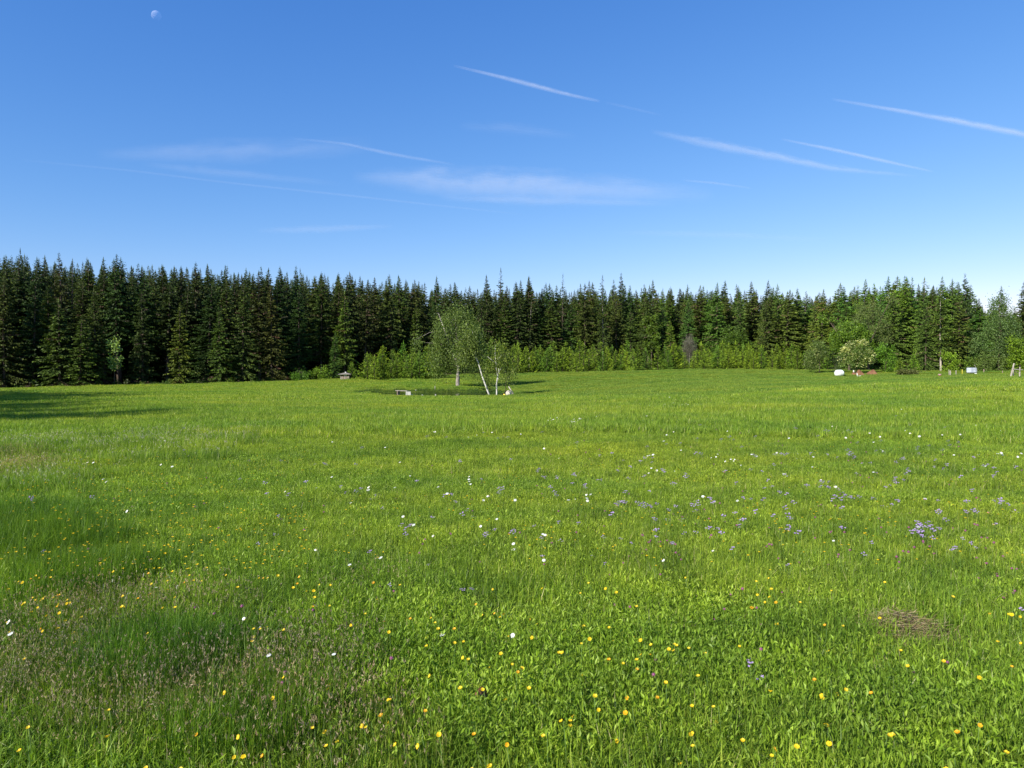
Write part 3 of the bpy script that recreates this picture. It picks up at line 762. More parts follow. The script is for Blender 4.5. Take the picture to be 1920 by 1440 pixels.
broadleaf('maple_tree', 1221, ed(1221) - 1, [(0, 0, 9.2, 1.7, 1.4, 1.7), (.3, 0, 6.6, 1.7, 1.4, 1.9), (-.6, 0, 5.2, 1.3, 1.2, 1.4)], 3500, .26, GREEN, 'narrow leafy tree climbing between spruces left of the broad lit spruce', r0=.14, clump=.3, ncl=80)
broadleaf('maple_tree', 1592, 122, [(0, 0, 6.6, 2.6, 2.2, 2.1), (1.8, .3, 5.0, 2.1, 1.8, 1.8), (-1.9, 0, 5.2, 1.8, 1.6, 1.8), (2.3, 0, 3.2, 1.5, 1.4, 1.5)], 8000, .26, [(.08, .155, .015), (.12, .21, .02), (.16, .26, .022)], 'large fresh green broadleaf tree behind the blossoming one', r0=.2, clump=.34, ncl=160)
broadleaf('willow_tree', 1628, 124, [(0, 0, 10.4, 2.2, 1.8, 1.6), (1.6, 0, 8.2, 1.9, 1.6, 1.6), (2.6, 0, 6.2, 1.6, 1.4, 1.6), (-1, 0, 9.0, 1.5, 1.4, 1.3)], 6500, .2, [(.10, .145, .04), (.14, .19, .055), (.17, .22, .07)], 'grey-green willow rising behind the fresh green tree', r0=.18, clump=.32, ncl=140, tint=(.95, .95, .95), elong=2.4)
broadleaf('hawthorn_tree', 1605, 113, [(0, 0, 3.5, 1.9, 1.7, 1.5), (1.3, 0, 2.5, 1.5, 1.3, 1.2), (-1.3, 0, 2.4, 1.5, 1.3, 1.2), (0, -.4, 2.0, 1.8, 1.4, 1.0), (-.4, 0, 4.2, 1.1, 1.1, .9)], 6500, .18, [(.09, .15, .03), (.13, .20, .04), (.16, .24, .06)],
          'cream-blossomed round hawthorn above the dirt heaps', r0=.11, clump=.25, ncl=120, fork=.22, blossom=(640, .23, (.54, .57, .27)))
broadleaf('rowan_tree', 1536, 116, [(0, 0, 3.9, 1.3, 1.2, 1.2), (-1.1, 0, 2.9, 1.3, 1.1, 1.1), (.5, 0, 3.0, 1.0, 1.0, .8), (-1.8, 0, 1.6, .9, .9, .9), (-.8, 0, 1.2, 1.2, .9, .8)], 4200, .18, [(.10, .15, .03), (.14, .20, .04), (.17, .23, .06)],
          'small loosely blossoming rowan left of the white bale', r0=.09, clump=.25, ncl=70, fork=.3, blossom=(120, .18, (.36, .40, .18)))
broadleaf('edge_shrub', 1565, 117, [(0, 0, 2.0, 1.0, .9, 1.4)], 1000, .16, [(.07, .10, .03), (.09, .13, .04)], 'dull olive narrow shrub between the rowan and the hawthorn', r0=.05, cat='shrub', clump=.25, ncl=30, part='foliage')
broadleaf('edge_shrub', 1660, 115, [(0, 0, 3.2, 1.3, 1.1, 1.3), (.5, 0, 1.9, 1.3, 1.0, 1.2), (-.3, 0, 4.1, .8, .8, .7)], 2200, .22, FRESH, 'bright leafy shrub in the gap right of the hawthorn', r0=.06, cat='shrub', clump=.26, ncl=50, part='foliage', tint=(.75, .9, .8))
broadleaf('edge_shrub', 1783, ed(1783) - 5, [(0, 0, 1.8, 1.2, 1.0, 1.0), (-.5, 0, 2.5, .9, .8, .8), (.8, 0, 1.2, .9, .8, .9)], 2000, .2, FRESH, 'vivid green shrub beneath the lit bare stem', r0=.05, cat='shrub', clump=.22, ncl=44, part='foliage')
broadleaf('edge_shrub', 1818, ed(1818) - 5, [(0, 0, 1.5, .9, .9, .8)], 700, .24, GREEN, 'dark glossy-leaved shrub behind the water tank', r0=.05, cat='shrub', clump=.2, ncl=24, part='foliage')
broadleaf('birch_tree', 1872, ed(1872) - 4, [(0, 0, 9.0, 1.9, 1.7, 2.0), (.5, 0, 6.4, 2.9, 2.2, 2.2), (-1.8, 0, 4.4, 2.4, 2.0, 2.0), (1.8, 0, 4.0, 2.2, 2.0, 2.0), (0, 0, 11.2, 1.1, 1.1, 1.2)], 10000, .2, [(.075, .13, .03), (.10, .17, .04), (.13, .20, .05)],
          'tall light green drooping birch near the right edge', r0=.13, hang=.6, clump=.33, ncl=190, fork=.3)
broadleaf('edge_shrub', 1845, ed(1845) - 7, [(0, 0, 1.7, 1.9, 1.3, 1.3), (1.6, 0, 1.5, 1.4, 1.1, 1.1)], 2600, .18, [(.09, .14, .03), (.12, .18, .04)], 'olive willow thicket right of the water tank', r0=.05, cat='shrub', clump=.26, ncl=60, part='foliage')
broadleaf('maple_tree', 1912, ed(1912) - 7, [(0, 0, 3.8, 1.7, 1.5, 1.3), (.9, 0, 2.6, 1.6, 1.3, 1.3), (-.9, 0, 2.3, 1.2, 1.1, 1.2), (0, 0, 1.2, 1.7, 1.2, .9)], 5200, .24, [(.15, .24, .015), (.20, .30, .02), (.11, .19, .015)], 'yellow-green maple above the slanting wooden frame', r0=.1, clump=.28, ncl=80)
# lit bare stems in the forest edge
plant('pale', 1764, ed(1764) - 3.5, 545, 'bare pale stem lit by the sun beside the wide low-skirted spruce', 'pale stemmed spruces', tint=(1.2, 1.3, .9))
plant('pale', 1131, ed(1131) - .5, 560, 'spruce with a sunlit pale stem over the young plantation right of the birches', 'pale stemmed spruces')
plant('pale', 992, ed(992) + 1.5, 560, 'spruce with a pale stem just right of the birches, behind the plantation', 'pale stemmed spruces', tint=(.8, .8, .8))
# low juniper
def juniper():
    X = at(1700, 103); z = tz1(X, 103); root = empty('juniper_bush', (X, 103, z)); tag(root, 'low spreading olive juniper on the open grass before the right forest', 'shrub')
    S = Soup(); leaf_cloud(S, [(0, 0, .25, 1.1, .9, .45), (-.9, 0, .2, .7, .6, .35), (.9, 0, .22, .6, .6, .35)], 2200, .2, [(.07, .09, .025), (.11, .13, .03), (.15, .16, .05)], None, -.1, .16, 60)
    put('foliage', S.mesh('juniper_foliage', [M_leaf]), root)
    put('stem', pymesh('juniper_stem', tube([(0, 0, -.2), (0, 0, .3)], [.06, .03], 6), M_bark), root)
juniper()

def undergrowth():
    S = Soup(); c1 = []; 
    for px in np.arange(-60, 1990, 5.5):
        if 905 < px < 1280 and R.rand() < .6: continue
        D = float(edge_depth(px)) - 1.2 + R.normal() * .9; X = at(px, D); z = tz1(X, D)
        k = R.rand(); h = .25 + .9 * R.rand() ** 2.2
        if k < .2: continue
        pal = [(.05, .10, .015), (.08, .14, .02)] if k < .6 else ([(.11, .18, .02), (.16, .24, .03)] if k < .82 else ([(.12, .07, .045), (.09, .06, .03)] if px < 160 or k < .88 else [(.07, .09, .03)]))
        leaf_cloud(S, [(X, D, z + h * .35, .45 + .5 * R.rand(), .4, h * .65)], int(60 + 90 * h), .15 + .08 * R.rand(), pal, None, 0, .14, 7)
    tag(put('edge_undergrowth', S.mesh('edge_undergrowth', [M_leaf])), 'ragged weeds, brambles and seedlings along the foot of the forest', kind='stuff')
undergrowth()
# ------------------------------------------------------------------ small built things
def hut():
    px, Y = 648, 121.0; X = at(px, Y); z = tz1(X, Y); s = Y / FPX
    root = empty('wooden_hut', (X, Y, z)); tag(root, 'small open wooden hut with a low hipped roof at the foot of the spruces', 'hut')
    W, Dp, Hh = 1.35, 1.2, .95
    for sx in (-1, 1):
        for sy in (-1, 1): put('post', boxmesh('hut_post', .10, .10, Hh, M_wood), root, (sx * W / 2, sy * Dp / 2, 0))
    for j in range(9):       # boarded half wall of upright planks, front and back
        for sy in (-1, 1): put('board', boxmesh('hut_board', .135, .03, .52 + .02 * (j % 3), M_wood2 if (j + sy) % 3 else M_wood), root, (-W / 2 + .08 + j * .148, sy * (Dp / 2 + .02), .02))
    for j in range(7):
        for sx in (-1, 1): put('board', boxmesh('hut_side_board', .03, .15, .55, M_wood2), root, (sx * (W / 2 + .02), -Dp / 2 + .12 + j * .16, .02))
    a, b = W / 2 + .38, Dp / 2 + .35; zr = Hh; h = .30
    V = [(-a, -b, zr), (a, -b, zr), (a, b, zr), (-a, b, zr), (-a, -b, zr - .06), (a, -b, zr - .06), (a, b, zr - .06), (-a, b, zr - .06), (0, 0, zr + h)]
    F = [(0, 1, 8), (1, 2, 8), (2, 3, 8), (3, 0, 8), (4, 5, 1, 0), (5, 6, 2, 1), (6, 7, 3, 2), (7, 4, 0, 3), (7, 6, 5, 4)]
    r = put('roof', pymesh('hut_roof', (V, F), plain('grey_shingles', (.16, .145, .125), (.27, .25, .22), 6, .9, .1, .5), False), root)
    put('roof_cap', boxmesh('cap', .18, .18, .12, M_white, .02), r, (0, 0, zr + h - .04))
    put('white_sack', boxmesh('sack', .5, .3, .3, M_film, .12), root, (.1, -Dp / 2 + .25, .45))
    put('base_slab', boxmesh('slab', W + .5, Dp + .4, .06, M_conc), root, (0, 0, -.02))
    put('floor_table', boxmesh('table', W - .1, Dp - .1, .05, M_wood2), root, (0, 0, .42))
hut()
def bale():
    import bmesh
    Y = 103.0; X = at(1573.5, Y); z = tz1(X, Y)
    bm = bmesh.new(); bmesh.ops.create_uvsphere(bm, u_segments=32, v_segments=20, radius=1)
    for v in bm.verts:
        c = v.co; e = 3.2
        n = (abs(c.x) ** e + (c.y ** 2 + c.z ** 2) ** (e / 2)) ** (1 / e)
        c /= n; c.x *= .60; c.y *= .56; c.z *= .50
        c.z += .02 * math.sin(c.x * 9 + c.y * 4); c.y += .015 * math.sin(c.x * 13)
        if c.z < -.38: c.z = -.38 + (c.z + .38) * .3
    me = bpy.data.meshes.new('bale'); bm.to_mesh(me); bm.free(); me.materials.append(M_film)
    me.polygons.foreach_set('use_smooth', np.ones(len(me.polygons), bool))
    tag(put('hay_bale', me, None, (X, Y, z + .40), (0, .05, .25)), 'white film-wrapped round bale lying on the grass below the blossoming tree', 'hay bale')
bale()
def heap(px, Y, a, b, h, seed, label, mat=M_soil, overhang=0):
    X = at(px, Y); z = tz1(X, Y); rs = np.random.RandomState(seed); V = []; F = []; n, m = 26, 10
    ph = rs.rand(6) * 6.28
    for i in range(m):
        t = i / (m - 1)
        for k in range(n):
            th = 2 * PI * k / n; rr = t * (1 + .14 * math.sin(2 * th + ph[0]) + .10 * math.sin(5 * th + ph[1]))
            zz = h * (.5 + .5 * math.cos(PI * min(1, t * 1.02))) * (1 + .12 * math.sin(3 * th + ph[2] + t * 5)) + .05 * h * math.sin(9 * th + t * 20) - .12 * t
            V.append((a * rr * math.cos(th) + overhang * (1 - t), b * rr * math.sin(th), zz + rs.normal() * .012))
    for i in range(m - 1):
        for k in range(n): k2 = (k + 1) % n; F.append((i * n + k, (i + 1) * n + k, (i + 1) * n + k2, i * n + k2))
    F.append(tuple(range(n)))
    tag(put('soil_heap', pymesh('heap', (V, F), mat, True), None, (X, Y, z)), label, 'dirt heap')
heap(1611, 104, .85, .8, .72, 1, 'reddish brown cone-shaped dirt heap right of the white bale')
heap(1600, 106, .5, .5, .36, 3, 'low brown clod heap at the left foot of the cone-shaped one')
heap(1634, 106, 1.15, .9, .66, 2, 'longer dirt heap with a dark shaded right flank, rightmost of the three', overhang=.25)
def ell():
    Y = 102; X = at(1607.5, Y); z = tz1(X, Y)
    root = empty('white_gutter_piece', (X, Y, z)); tag(root, 'small white bent plastic piece standing before the brown heap', 'plastic scrap')
    put('upright', boxmesh('up', .10, .06, .42, M_white), root, (0, 0, 0), (0, -.12, 0)); put('foot', boxmesh('ft', .42, .10, .10, M_film), root, (.28, 0, 0))
ell()
def tank():
    Y = 104.5; X = at(1821.5, Y); z = tz1(X, Y)
    root = empty('water_tank', (X, Y, z), .12); tag(root, 'white caged plastic water tank on a pallet at the right', 'water tank')
    put('container', boxmesh('cont', .92, .85, .72, M_tank, .07), root, (0, 0, .16))
    put('pallet', boxmesh('pallet', .98, .9, .12, M_dark, .01), root, (0, 0, 0))
    put('cap', pymesh('cap', tube([(0, 0, 0), (0, 0, .07)], [.12, .12], 12), M_dark), root, (0, 0, .88))
    for k in range(4):
        zz = .25 + k * .19
        for sy in (-1, 1): put('cage_bar', boxmesh('bar', .98, .02, .02, M_metal, 0), root, (0, sy * .445, zz))
        for sx in (-1, 1): put('cage_bar', boxmesh('bar', .02, .87, .02, M_metal, 0), root, (sx * .48, 0, zz))
    for k in range(5):
        for sy in (-1, 1): put('cage_bar', boxmesh('bar', .02, .02, .74, M_metal, 0), root, (-.46 + k * .23, sy * .46, .13))
    p = put('leaning_pole', pymesh('pole', tube([(0, 0, 0), (-.62, .1, 1.35)], [.018, .014], 6), M_wood), None, (at(1832, Y), Y - .4, tz1(at(1832, Y), Y - .4)))
    tag(p, 'thin pole leaning left against the caged water tank', 'pole')
    q = put('plastic_canister', boxmesh('can', .26, .2, .14, M_white, .05), None, (at(1829.5, Y - 1), Y - 1, tz1(at(1829.5, Y - 1), Y - 1)))
    tag(q, 'small white canister in the grass at the right foot of the tank', 'canister')
tank()
def post(px, Y, hpx, wpx, mat, label, group='posts before the right forest', lean=0.0, name='fence_post', cat='post'):
    X = at(px, Y); z = tz1(X, Y); h = hpx * Y / FPX; w_ = max(.03, wpx * Y / FPX)
    o = put(name, pymesh('post', tube([(0, 0, -.3), (lean * h * .5, 0, h * .5), (lean * h, 0, h)], [w_ * .55, w_ * .5, w_ * .45], 8), mat), None, (X, Y, z))
    return tag(o, label, cat, group)
post(1781.5, 96, 10, 2.6, M_wood, 'thickest grey wooden post standing in the grass left of the tank')
post(1778.8, 96.5, 12, .8, M_wood, 'thin grey stick right at the left side of the thickest post')
post(1792.5, 99, 9, 1.5, M_wood, 'slim pale post between the thickest post and the tank')
post(1804, 101, 10, .8, M_yel, 'thin yellowish stake left of the water tank')
post(1844.5, 107, 6, 2.2, M_wood2, 'short brown stump post right of the tank')
post(1879.5, 104, 5, 1.6, M_wood2, 'short dark post near the slanting frame')
post(1567, 111, 7, 2.2, M_barkl, 'pale round post behind the white bale')
post(1600.5, 108, 8, 2.4, M_conc, 'pale upright stub under the blossoming tree')
post(815.5, 85.5, 9, 1.3, M_wood, 'grey stake in the reeds on the far bank of the pond', 'posts around the pond')
post(817, 69, 4, 1.4, M_conc, 'little pale stub on the near bank of the pond', 'posts around the pond')
post(893, 78, 4, 1.0, M_conc, 'pale stub beside the brown boulder', 'posts around the pond')
post(907.5, 77, 5, 1.2, M_wood, 'short grey peg right of the brown boulder', 'posts around the pond')
def pot():
    Y = 95; X = at(1762, Y); z = tz1(X, Y)
    root = empty('plant_tub', (X, Y, z)); tag(root, 'small pink and dark red tub lying in the grass left of the thickest post', 'tub')
    put('body', pymesh('tub', tube([(0, 0, 0), (0, 0, .22)], [.14, .19], 12), M_pink), root)
    put('rim', pymesh('rim', tube([(0, 0, .22), (0, 0, .30)], [.20, .20], 12), plain('pale_pink', (.5, .35, .36)), True), root)
pot()
def frame():
    Y = 69.0; X = at(1894, Y); z = tz1(X, Y); k = Y / FPX
    root = empty('wooden_trestle', (X, Y, z)); tag(root, 'weathered wooden trestle with a slanting front post at the right edge', 'trestle')
    def bar(nm, p, q, r, mat=M_wood): put(nm, pymesh(nm, tube([p, q], [r, r * .9], 4), mat, False), root)
    bar('slanting_post', (0, 0, -.15), (8.5 * k, .1, 26.5 * k), .085)
    bar('crossbar', (5 * k, .1, 15.5 * k), (25 * k, .1, 14.5 * k), .04)
    bar('crossbar', (8 * k, .15, 26 * k), (17 * k, .4, 24.5 * k), .018)
    bar('post', (14 * k, .6, -.1), (14.6 * k, .6, 20 * k), .05)
    bar('post', (22 * k, .3, 1 * k), (22.3 * k, .3, 20 * k), .07)
    bar('post', (19 * k, .9, 3 * k), (19 * k, .9, 19 * k), .03, M_wood2)
    bar('brace', (15 * k, .6, 13 * k), (24 * k, .3, 6 * k), .03, M_wood2)
frame()
def pond_things():
    Y = 74.6
    X = at(765.5, 68.9); z = tz1(X, 68.9)
    tag(put('concrete_block', boxmesh('block', .48, .42, .44, M_conc, .02), None, (X, 68.9, z + .0), (0, 0, .1)), 'pale square concrete block at the near end of the pond plank', 'block')
    x0, x1 = at(741, 71.3), at(768, 69.6); zb = z + .46
    d = tag(empty('plank_footbridge', ((x0 + x1) / 2, 70.5, zb), math.atan2(-1.4, x1 - x0)), 'thin grey plank footbridge running out over the pond from the block', 'footbridge')
    for j in range(2): put('plank', boxmesh('plank', 1.75, .16, .05, M_wood), d, (0, j * .18 - .09, 0))
    put('support', boxmesh('support', .1, .3, .6, M_wood2), d, (-.6, 0, -.58))
    for px, yy, s, lab in ((772.5, 69, .18, 'small pale stone directly right of the concrete block'), (792, 68.8, .15, 'tiny whitish stone on the near pond bank'), (780, 85, .13, 'tiny pale stone on the far pond bank')):
        rock(px, yy, s, s * .8, s * .8, M_conc, lab)
def rock(px, Y, a, b, h, mat, label, seed=1, name='boulder'):
    import bmesh
    rs = np.random.RandomState(seed); X = at(px, Y); z = tz1(X, Y)
    bm = bmesh.new(); bmesh.ops.create_icosphere(bm, subdivisions=3, radius=1); ph = rs.rand(6) * 6
    for v in bm.verts:
        c = v.co; k = 1 + .13 * math.sin(3 * c.x + ph[0]) + .10 * math.sin(4 * c.y + ph[1] + 2 * c.z) + .05 * math.sin(9 * c.x + 7 * c.z + ph[2])
        v.co = Vector((c.x * a * k, c.y * b * k, max(-.3, c.z) * h * k))
    me = bpy.data.meshes.new('boulder'); bm.to_mesh(me); bm.free(); me.materials.append(mat)
    tag(put(name, me, None, (X, Y, z + .03)), label, 'rock')
pond_things()
rock(900, 79, .38, .3, .40, M_stone, 'brown boulder lying left of the leaning birch stem', 2)
rock(953, 70, .36, .3, .40, M_stone2, 'grey jagged boulder right of the birches under the leaning pole', 5)
rock(957, 71, .26, .2, .48, M_stone2, 'smaller grey boulder directly behind the jagged one', 6)
tag(put('yellow_bucket', pymesh('bucket', tube([(0, 0, 0), (0, 0, .13)], [.10, .13], 10), M_yel), None, (at(946, 69), 69, tz1(at(946, 69), 69) + .05)), 'small yellow bucket beside the grey boulder', 'bucket')
X = at(965.5, 69.5); 
tag(put('leaning_pole', pymesh('leanpole', tube([(0, 0, -.1), (-.62, .1, .86)], [.05, .05], 6), M_wood), None, (X, 69.5, tz1(X, 69.5))), 'grey pole leaning over the jagged boulder right of the birches', 'pole')
heap(953, 73.5, 1.1, .8, .42, 9, 'low dark mound of twigs behind the jagged boulder', mat=plain('dark_twig_soil', (.05, .05, .03), (.10, .09, .05), 8, .95, .05, 1.0))

# ------------------------------------------------------------------ grass
print('grass')
PAL = [(.175, .265, .026), (.245, .34, .032), (.105, .165, .016), (.33, .39, .06), (.48, .43, .20)]
def blades(S, n, rad, hmin, hmax, wmin, wmax, lean=.35, pal=PAL, wts=(.38, .30, .18, .12, .02), center_bias=.5):
    r = rad * R.rand(n) ** center_bias; a = R.rand(n) * 6.283
    B = np.stack([r * np.cos(a), r * np.sin(a), np.full(n, -.02)], 1)
    h = hmin + (hmax - hmin) * R.rand(n) ** 1.4; w = (wmin + (wmax - wmin) * R.rand(n))[:, None]
    th = R.rand(n) * 6.283; ln = (abs(R.normal(size=n)) * lean * h)
    d = np.stack([np.cos(th), np.sin(th), 0 * th], 1)
    fa = th + PI / 2 + R.normal(size=n) * .6; s = np.stack([np.cos(fa), np.sin(fa), 0 * fa], 1)
    M1 = B + d * (ln * .22)[:, None] + np.array([0, 0, 1]) * (h * .55)[:, None]
    T = B + d * ln[:, None]; T[:, 2] += h * (1 - .25 * np.clip(ln / h, 0, 1.5))
    col = mixcols(n, pal, wts, .14)
    S.add(np.stack([B - s * w * .35, B + s * w * .35, M1 + s * w * .5, M1 - s * w * .5], 1), col)
    S.add(np.stack([M1 - s * w * .5, M1 + s * w * .5, T], 1), col * 1.08)
def herbs(S, n, rad, h0, h1, l0, l1, pal):
    r = rad * R.rand(n) ** .5; a = R.rand(n) * 6.283
    P = np.stack([r * np.cos(a), r * np.sin(a), h0 + (h1 - h0) * R.rand(n)], 1)
    D = R.normal(size=(n, 3)) * [1, 1, .6] + [0, 0, 1.1]; D = unit(D); L = l0 + (l1 - l0) * R.rand(n); W = L * (.20 + .24 * R.rand(n))
    s = unit(np.cross(D, np.array([0, 0, 1.]) + R.normal(size=(n, 3)) * .4)); up = unit(np.cross(s, D))
    m = P + D * (L * .5)[:, None]; e = P + D * L[:, None]
    col = mixcols(n, pal, None, .12); q = (W * .5)[:, None]; f = up * (W * .18)[:, None]
    S.add(np.stack([P, m + s * q + f, e, m], 1), col); S.add(np.stack([P, m, e, m - s * q + f], 1), col * .96)
def seeds(S, n, rad, h0, h1, pal, head=.05, hw=.012, stalkcol=(.20, .24, .08), sw=.0022):
    r = rad * R.rand(n) ** .5; a = R.rand(n) * 6.283; h = h0 + (h1 - h0) * R.rand(n)
    B = np.stack([r * np.cos(a), r * np.sin(a), 0 * r], 1); D = unit(R.normal(size=(n, 3)) * .16 + [0, 0, 1])
    twigs(S, B, D, h, np.full(n, sw * 2), np.tile(stalkcol, (n, 1)))
    tips = B + D * h[:, None]
    for j in range(4):
        twigs(S, tips - D * (head * .9 * R.rand(n))[:, None], D * .8 + R.normal(size=(n, 3)) * .35, head * (.5 + .5 * R.rand(n)), np.full(n, hw), mixcols(n, pal))
SRC = []; KIND = {}
def reg(kind, S):
    KIND.setdefault(kind, []).append(len(SRC)); SRC.append(S.mesh('grass_patch', [M_grass]))
HP = [(.175, .265, .02), (.25, .355, .028), (.32, .42, .05)]
for k in range(4):
    S = Soup(); blades(S, 1250, .40, .035, .175, .0030, .0064, .62); herbs(S, 120, .38, .02, .11, .012, .028, HP); reg('near', S)
for k in range(3):
    S = Soup(); blades(S, 950, .40, .03, .15, .0035, .0075, .7); herbs(S, 520, .40, .02, .13, .014, .038, HP); reg('leafy', S)
for k in range(3):
    S = Soup(); blades(S, 900, .40, .06, .20, .0028, .0056, .45, [(.15, .21, .02), (.22, .28, .03), (.10, .14, .014), (.30, .30, .07), (.38, .30, .15)], (.34, .28, .16, .14, .08)); seeds(S, 130, .38, .10, .24, [(.38, .27, .17), (.46, .34, .23), (.30, .20, .13)], .018, .0042, (.12, .17, .03), .0013); reg('seedy', S)
for k in range(2):
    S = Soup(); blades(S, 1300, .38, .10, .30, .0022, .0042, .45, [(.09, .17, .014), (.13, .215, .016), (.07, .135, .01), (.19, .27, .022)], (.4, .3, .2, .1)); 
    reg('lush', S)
for k in range(2):
    S = Soup(); blades(S, 900, .40, .08, .30, .003, .006, .35); seeds(S, 14, .36, .18, .32, [(.62, .55, .46), (.5, .42, .36)], .03, .005, (.3, .3, .15)); reg('pale', S)
for k in range(4):
    S = Soup(); blades(S, 1000, .62, .08, .28, .006, .012, .40, wts=(.36, .32, .14, .155, .025)); reg('mid', S)
for k in range(4):
    S = Soup(); blades(S, 900, 1.25, .09, .26, .014, .030, .35, wts=(.36, .33, .10, .185, .025)); reg('far', S)
for k in range(2):
    S = Soup(); blades(S, 900, 1.25, .05, .13, .014, .030, .5, [(.15, .24, .03), (.20, .285, .035), (.26, .31, .06), (.10, .18, .02)], (.4, .3, .2, .1)); reg('short', S)

def ell_mask(px, py, lst):
    v = np.zeros(len(px))
    for cx, cy, a, b in lst: v = np.maximum(v, np.clip(1.35 - np.hypot((px - cx) / a, (py - cy) / b), 0, 1))
    return v
SEEDY = [(300, 1320, 330, 105), (110, 1260, 190, 100), (520, 1270, 130, 70), (150, 1160, 120, 50), (620, 1420, 90, 60), (40, 880, 60, 25), (380, 1200, 60, 40), (640, 1130, 50, 25)]
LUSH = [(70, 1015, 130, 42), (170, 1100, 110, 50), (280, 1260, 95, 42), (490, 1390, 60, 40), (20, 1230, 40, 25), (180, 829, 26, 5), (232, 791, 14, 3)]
PALE = [(50, 1040, 60, 30), (120, 1045, 60, 25), (270, 1140, 50, 25), (240, 1090, 90, 20), (200, 1095, 60, 16), (150, 840, 300, 30), (60, 900, 100, 30)]
LEAFY = [(1000, 1350, 420, 130), (1700, 1400, 300, 90), (1250, 1200, 250, 60), (760, 1200, 150, 60), (1500, 1300, 200, 60)]
TALLX = [0, 700, 960, 1180, 1350, 1500, 1700, 1920, 2400]; TALLD = [200, 200, 62, 42, 34, 42, 50, 55, 50]
def gen(n, r0, r1, halfang=.80):
    a = (R.rand(n) * 2 - 1) * halfang; r = np.sqrt(r0 ** 2 + (r1 ** 2 - r0 ** 2) * R.rand(n))
    X = r * np.sin(a); Y = r * np.cos(a); return X, Y
PP, RT, SCL, IDX = [], [], [], []
DRY = [(1692, 1212, 52, 46), (1655, 1176, 40, 26), (1722, 1240, 36, 34)]
def lay(n, r0, r1, kinds, hs=1.0, xs=1.0):
    X, Y = gen(n, r0, r1); Z = tz(X, Y); px, py = project(X, Y, Z)
    ed_ = edge_depth(px); keep = (Y < ed_ + .5) & (X > -70)
    e = np.hypot((X - POND[0]) / POND[2], (Y - POND[1]) / POND[3]); keep &= e > 1.0
    keep &= ell_mask(px, py, DRY) < .30
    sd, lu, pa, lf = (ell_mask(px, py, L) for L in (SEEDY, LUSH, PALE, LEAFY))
    short = Y > np.interp(px, TALLX, TALLD) + R.normal(size=n) * 1.2
    big = .5 + .5 * np.sin(X * .31 + 1.7 * np.sin(Y * .23)) * np.sin(Y * .27 + X * .07)
    for i in np.nonzero(keep)[0]:
        h = hs * (.82 + .36 * R.rand()) * (.85 + .3 * big[i]); x_ = xs * (.9 + .2 * R.rand())
        if kinds == 'near':
            if R.rand() < lu[i]: k = 'lush'
            elif R.rand() < sd[i] * .8: k = 'seedy'
            elif R.rand() < pa[i] * .5: k = 'pale'
            elif R.rand() < lf[i] * .75 + .12: k = 'leafy'
            else: k = 'near'
        elif kinds == 'mid':
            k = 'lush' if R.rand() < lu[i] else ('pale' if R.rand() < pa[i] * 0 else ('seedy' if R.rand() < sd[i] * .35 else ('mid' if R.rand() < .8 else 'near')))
        else: k = 'short' if short[i] else 'far'
        if kinds == 'mid' and short[i]: h *= .6
        if kinds == 'far' and k == 'far' and 690 < px[i] < 1010 and 50 < Y[i] < 92: h *= .34; k = 'short' if e[i] < 1.5 else k
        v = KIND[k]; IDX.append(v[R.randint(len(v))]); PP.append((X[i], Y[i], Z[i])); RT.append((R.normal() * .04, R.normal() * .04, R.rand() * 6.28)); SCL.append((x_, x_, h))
lay(1700, 1.6, 10, 'near')
lay(2700, 9, 20, 'near', 1.05, 1.15)
lay(5200, 18, 42, 'mid', 1.05, 1.2)
lay(6500, 38, 85, 'far', 1.0, 1.0)
lay(5200, 80, 158, 'far', 1.0, 1.25)
scatter('meadow_grass', SRC, PP, RT, SCL, IDX, 'dense green meadow grass with seed heads and herb leaves covering the field')
print('grass instances', len(PP))

# taller sedge round the pond
def sedge():
    S = Soup(); n = 15000
    th = R.rand(n) * 6.283; rr = 1.02 + .28 * R.rand(n) ** 1.3
    X = POND[0] + POND[2] * rr * np.cos(th); Y = POND[1] + POND[3] * rr * np.sin(th)
    keep = (np.sin(th) > -.35) | (R.rand(n) < .05); X, Y, th = X[keep], Y[keep], th[keep]; n = len(X); Z = tz(X, Y)
    clump = .5 + .5 * np.sin(X * 2.3 + 1.1 * np.sin(X * 5)); h = (.22 + .30 * R.rand(n)) * (.5 + .8 * clump)
    B = np.stack([X, Y, Z - .03], 1); D = unit(R.normal(size=(n, 3)) * .25 + [0, 0, 1])
    twigs(S, B, D, h, np.full(n, .022), mixcols(n, [(.045, .09, .014), (.07, .13, .018), (.11, .17, .03)]))
    tag(put('pond_sedge', S.mesh('pond_sedge', [M_grass])), 'tall dark green sedge fringing the far bank of the pond', kind='stuff')
sedge()
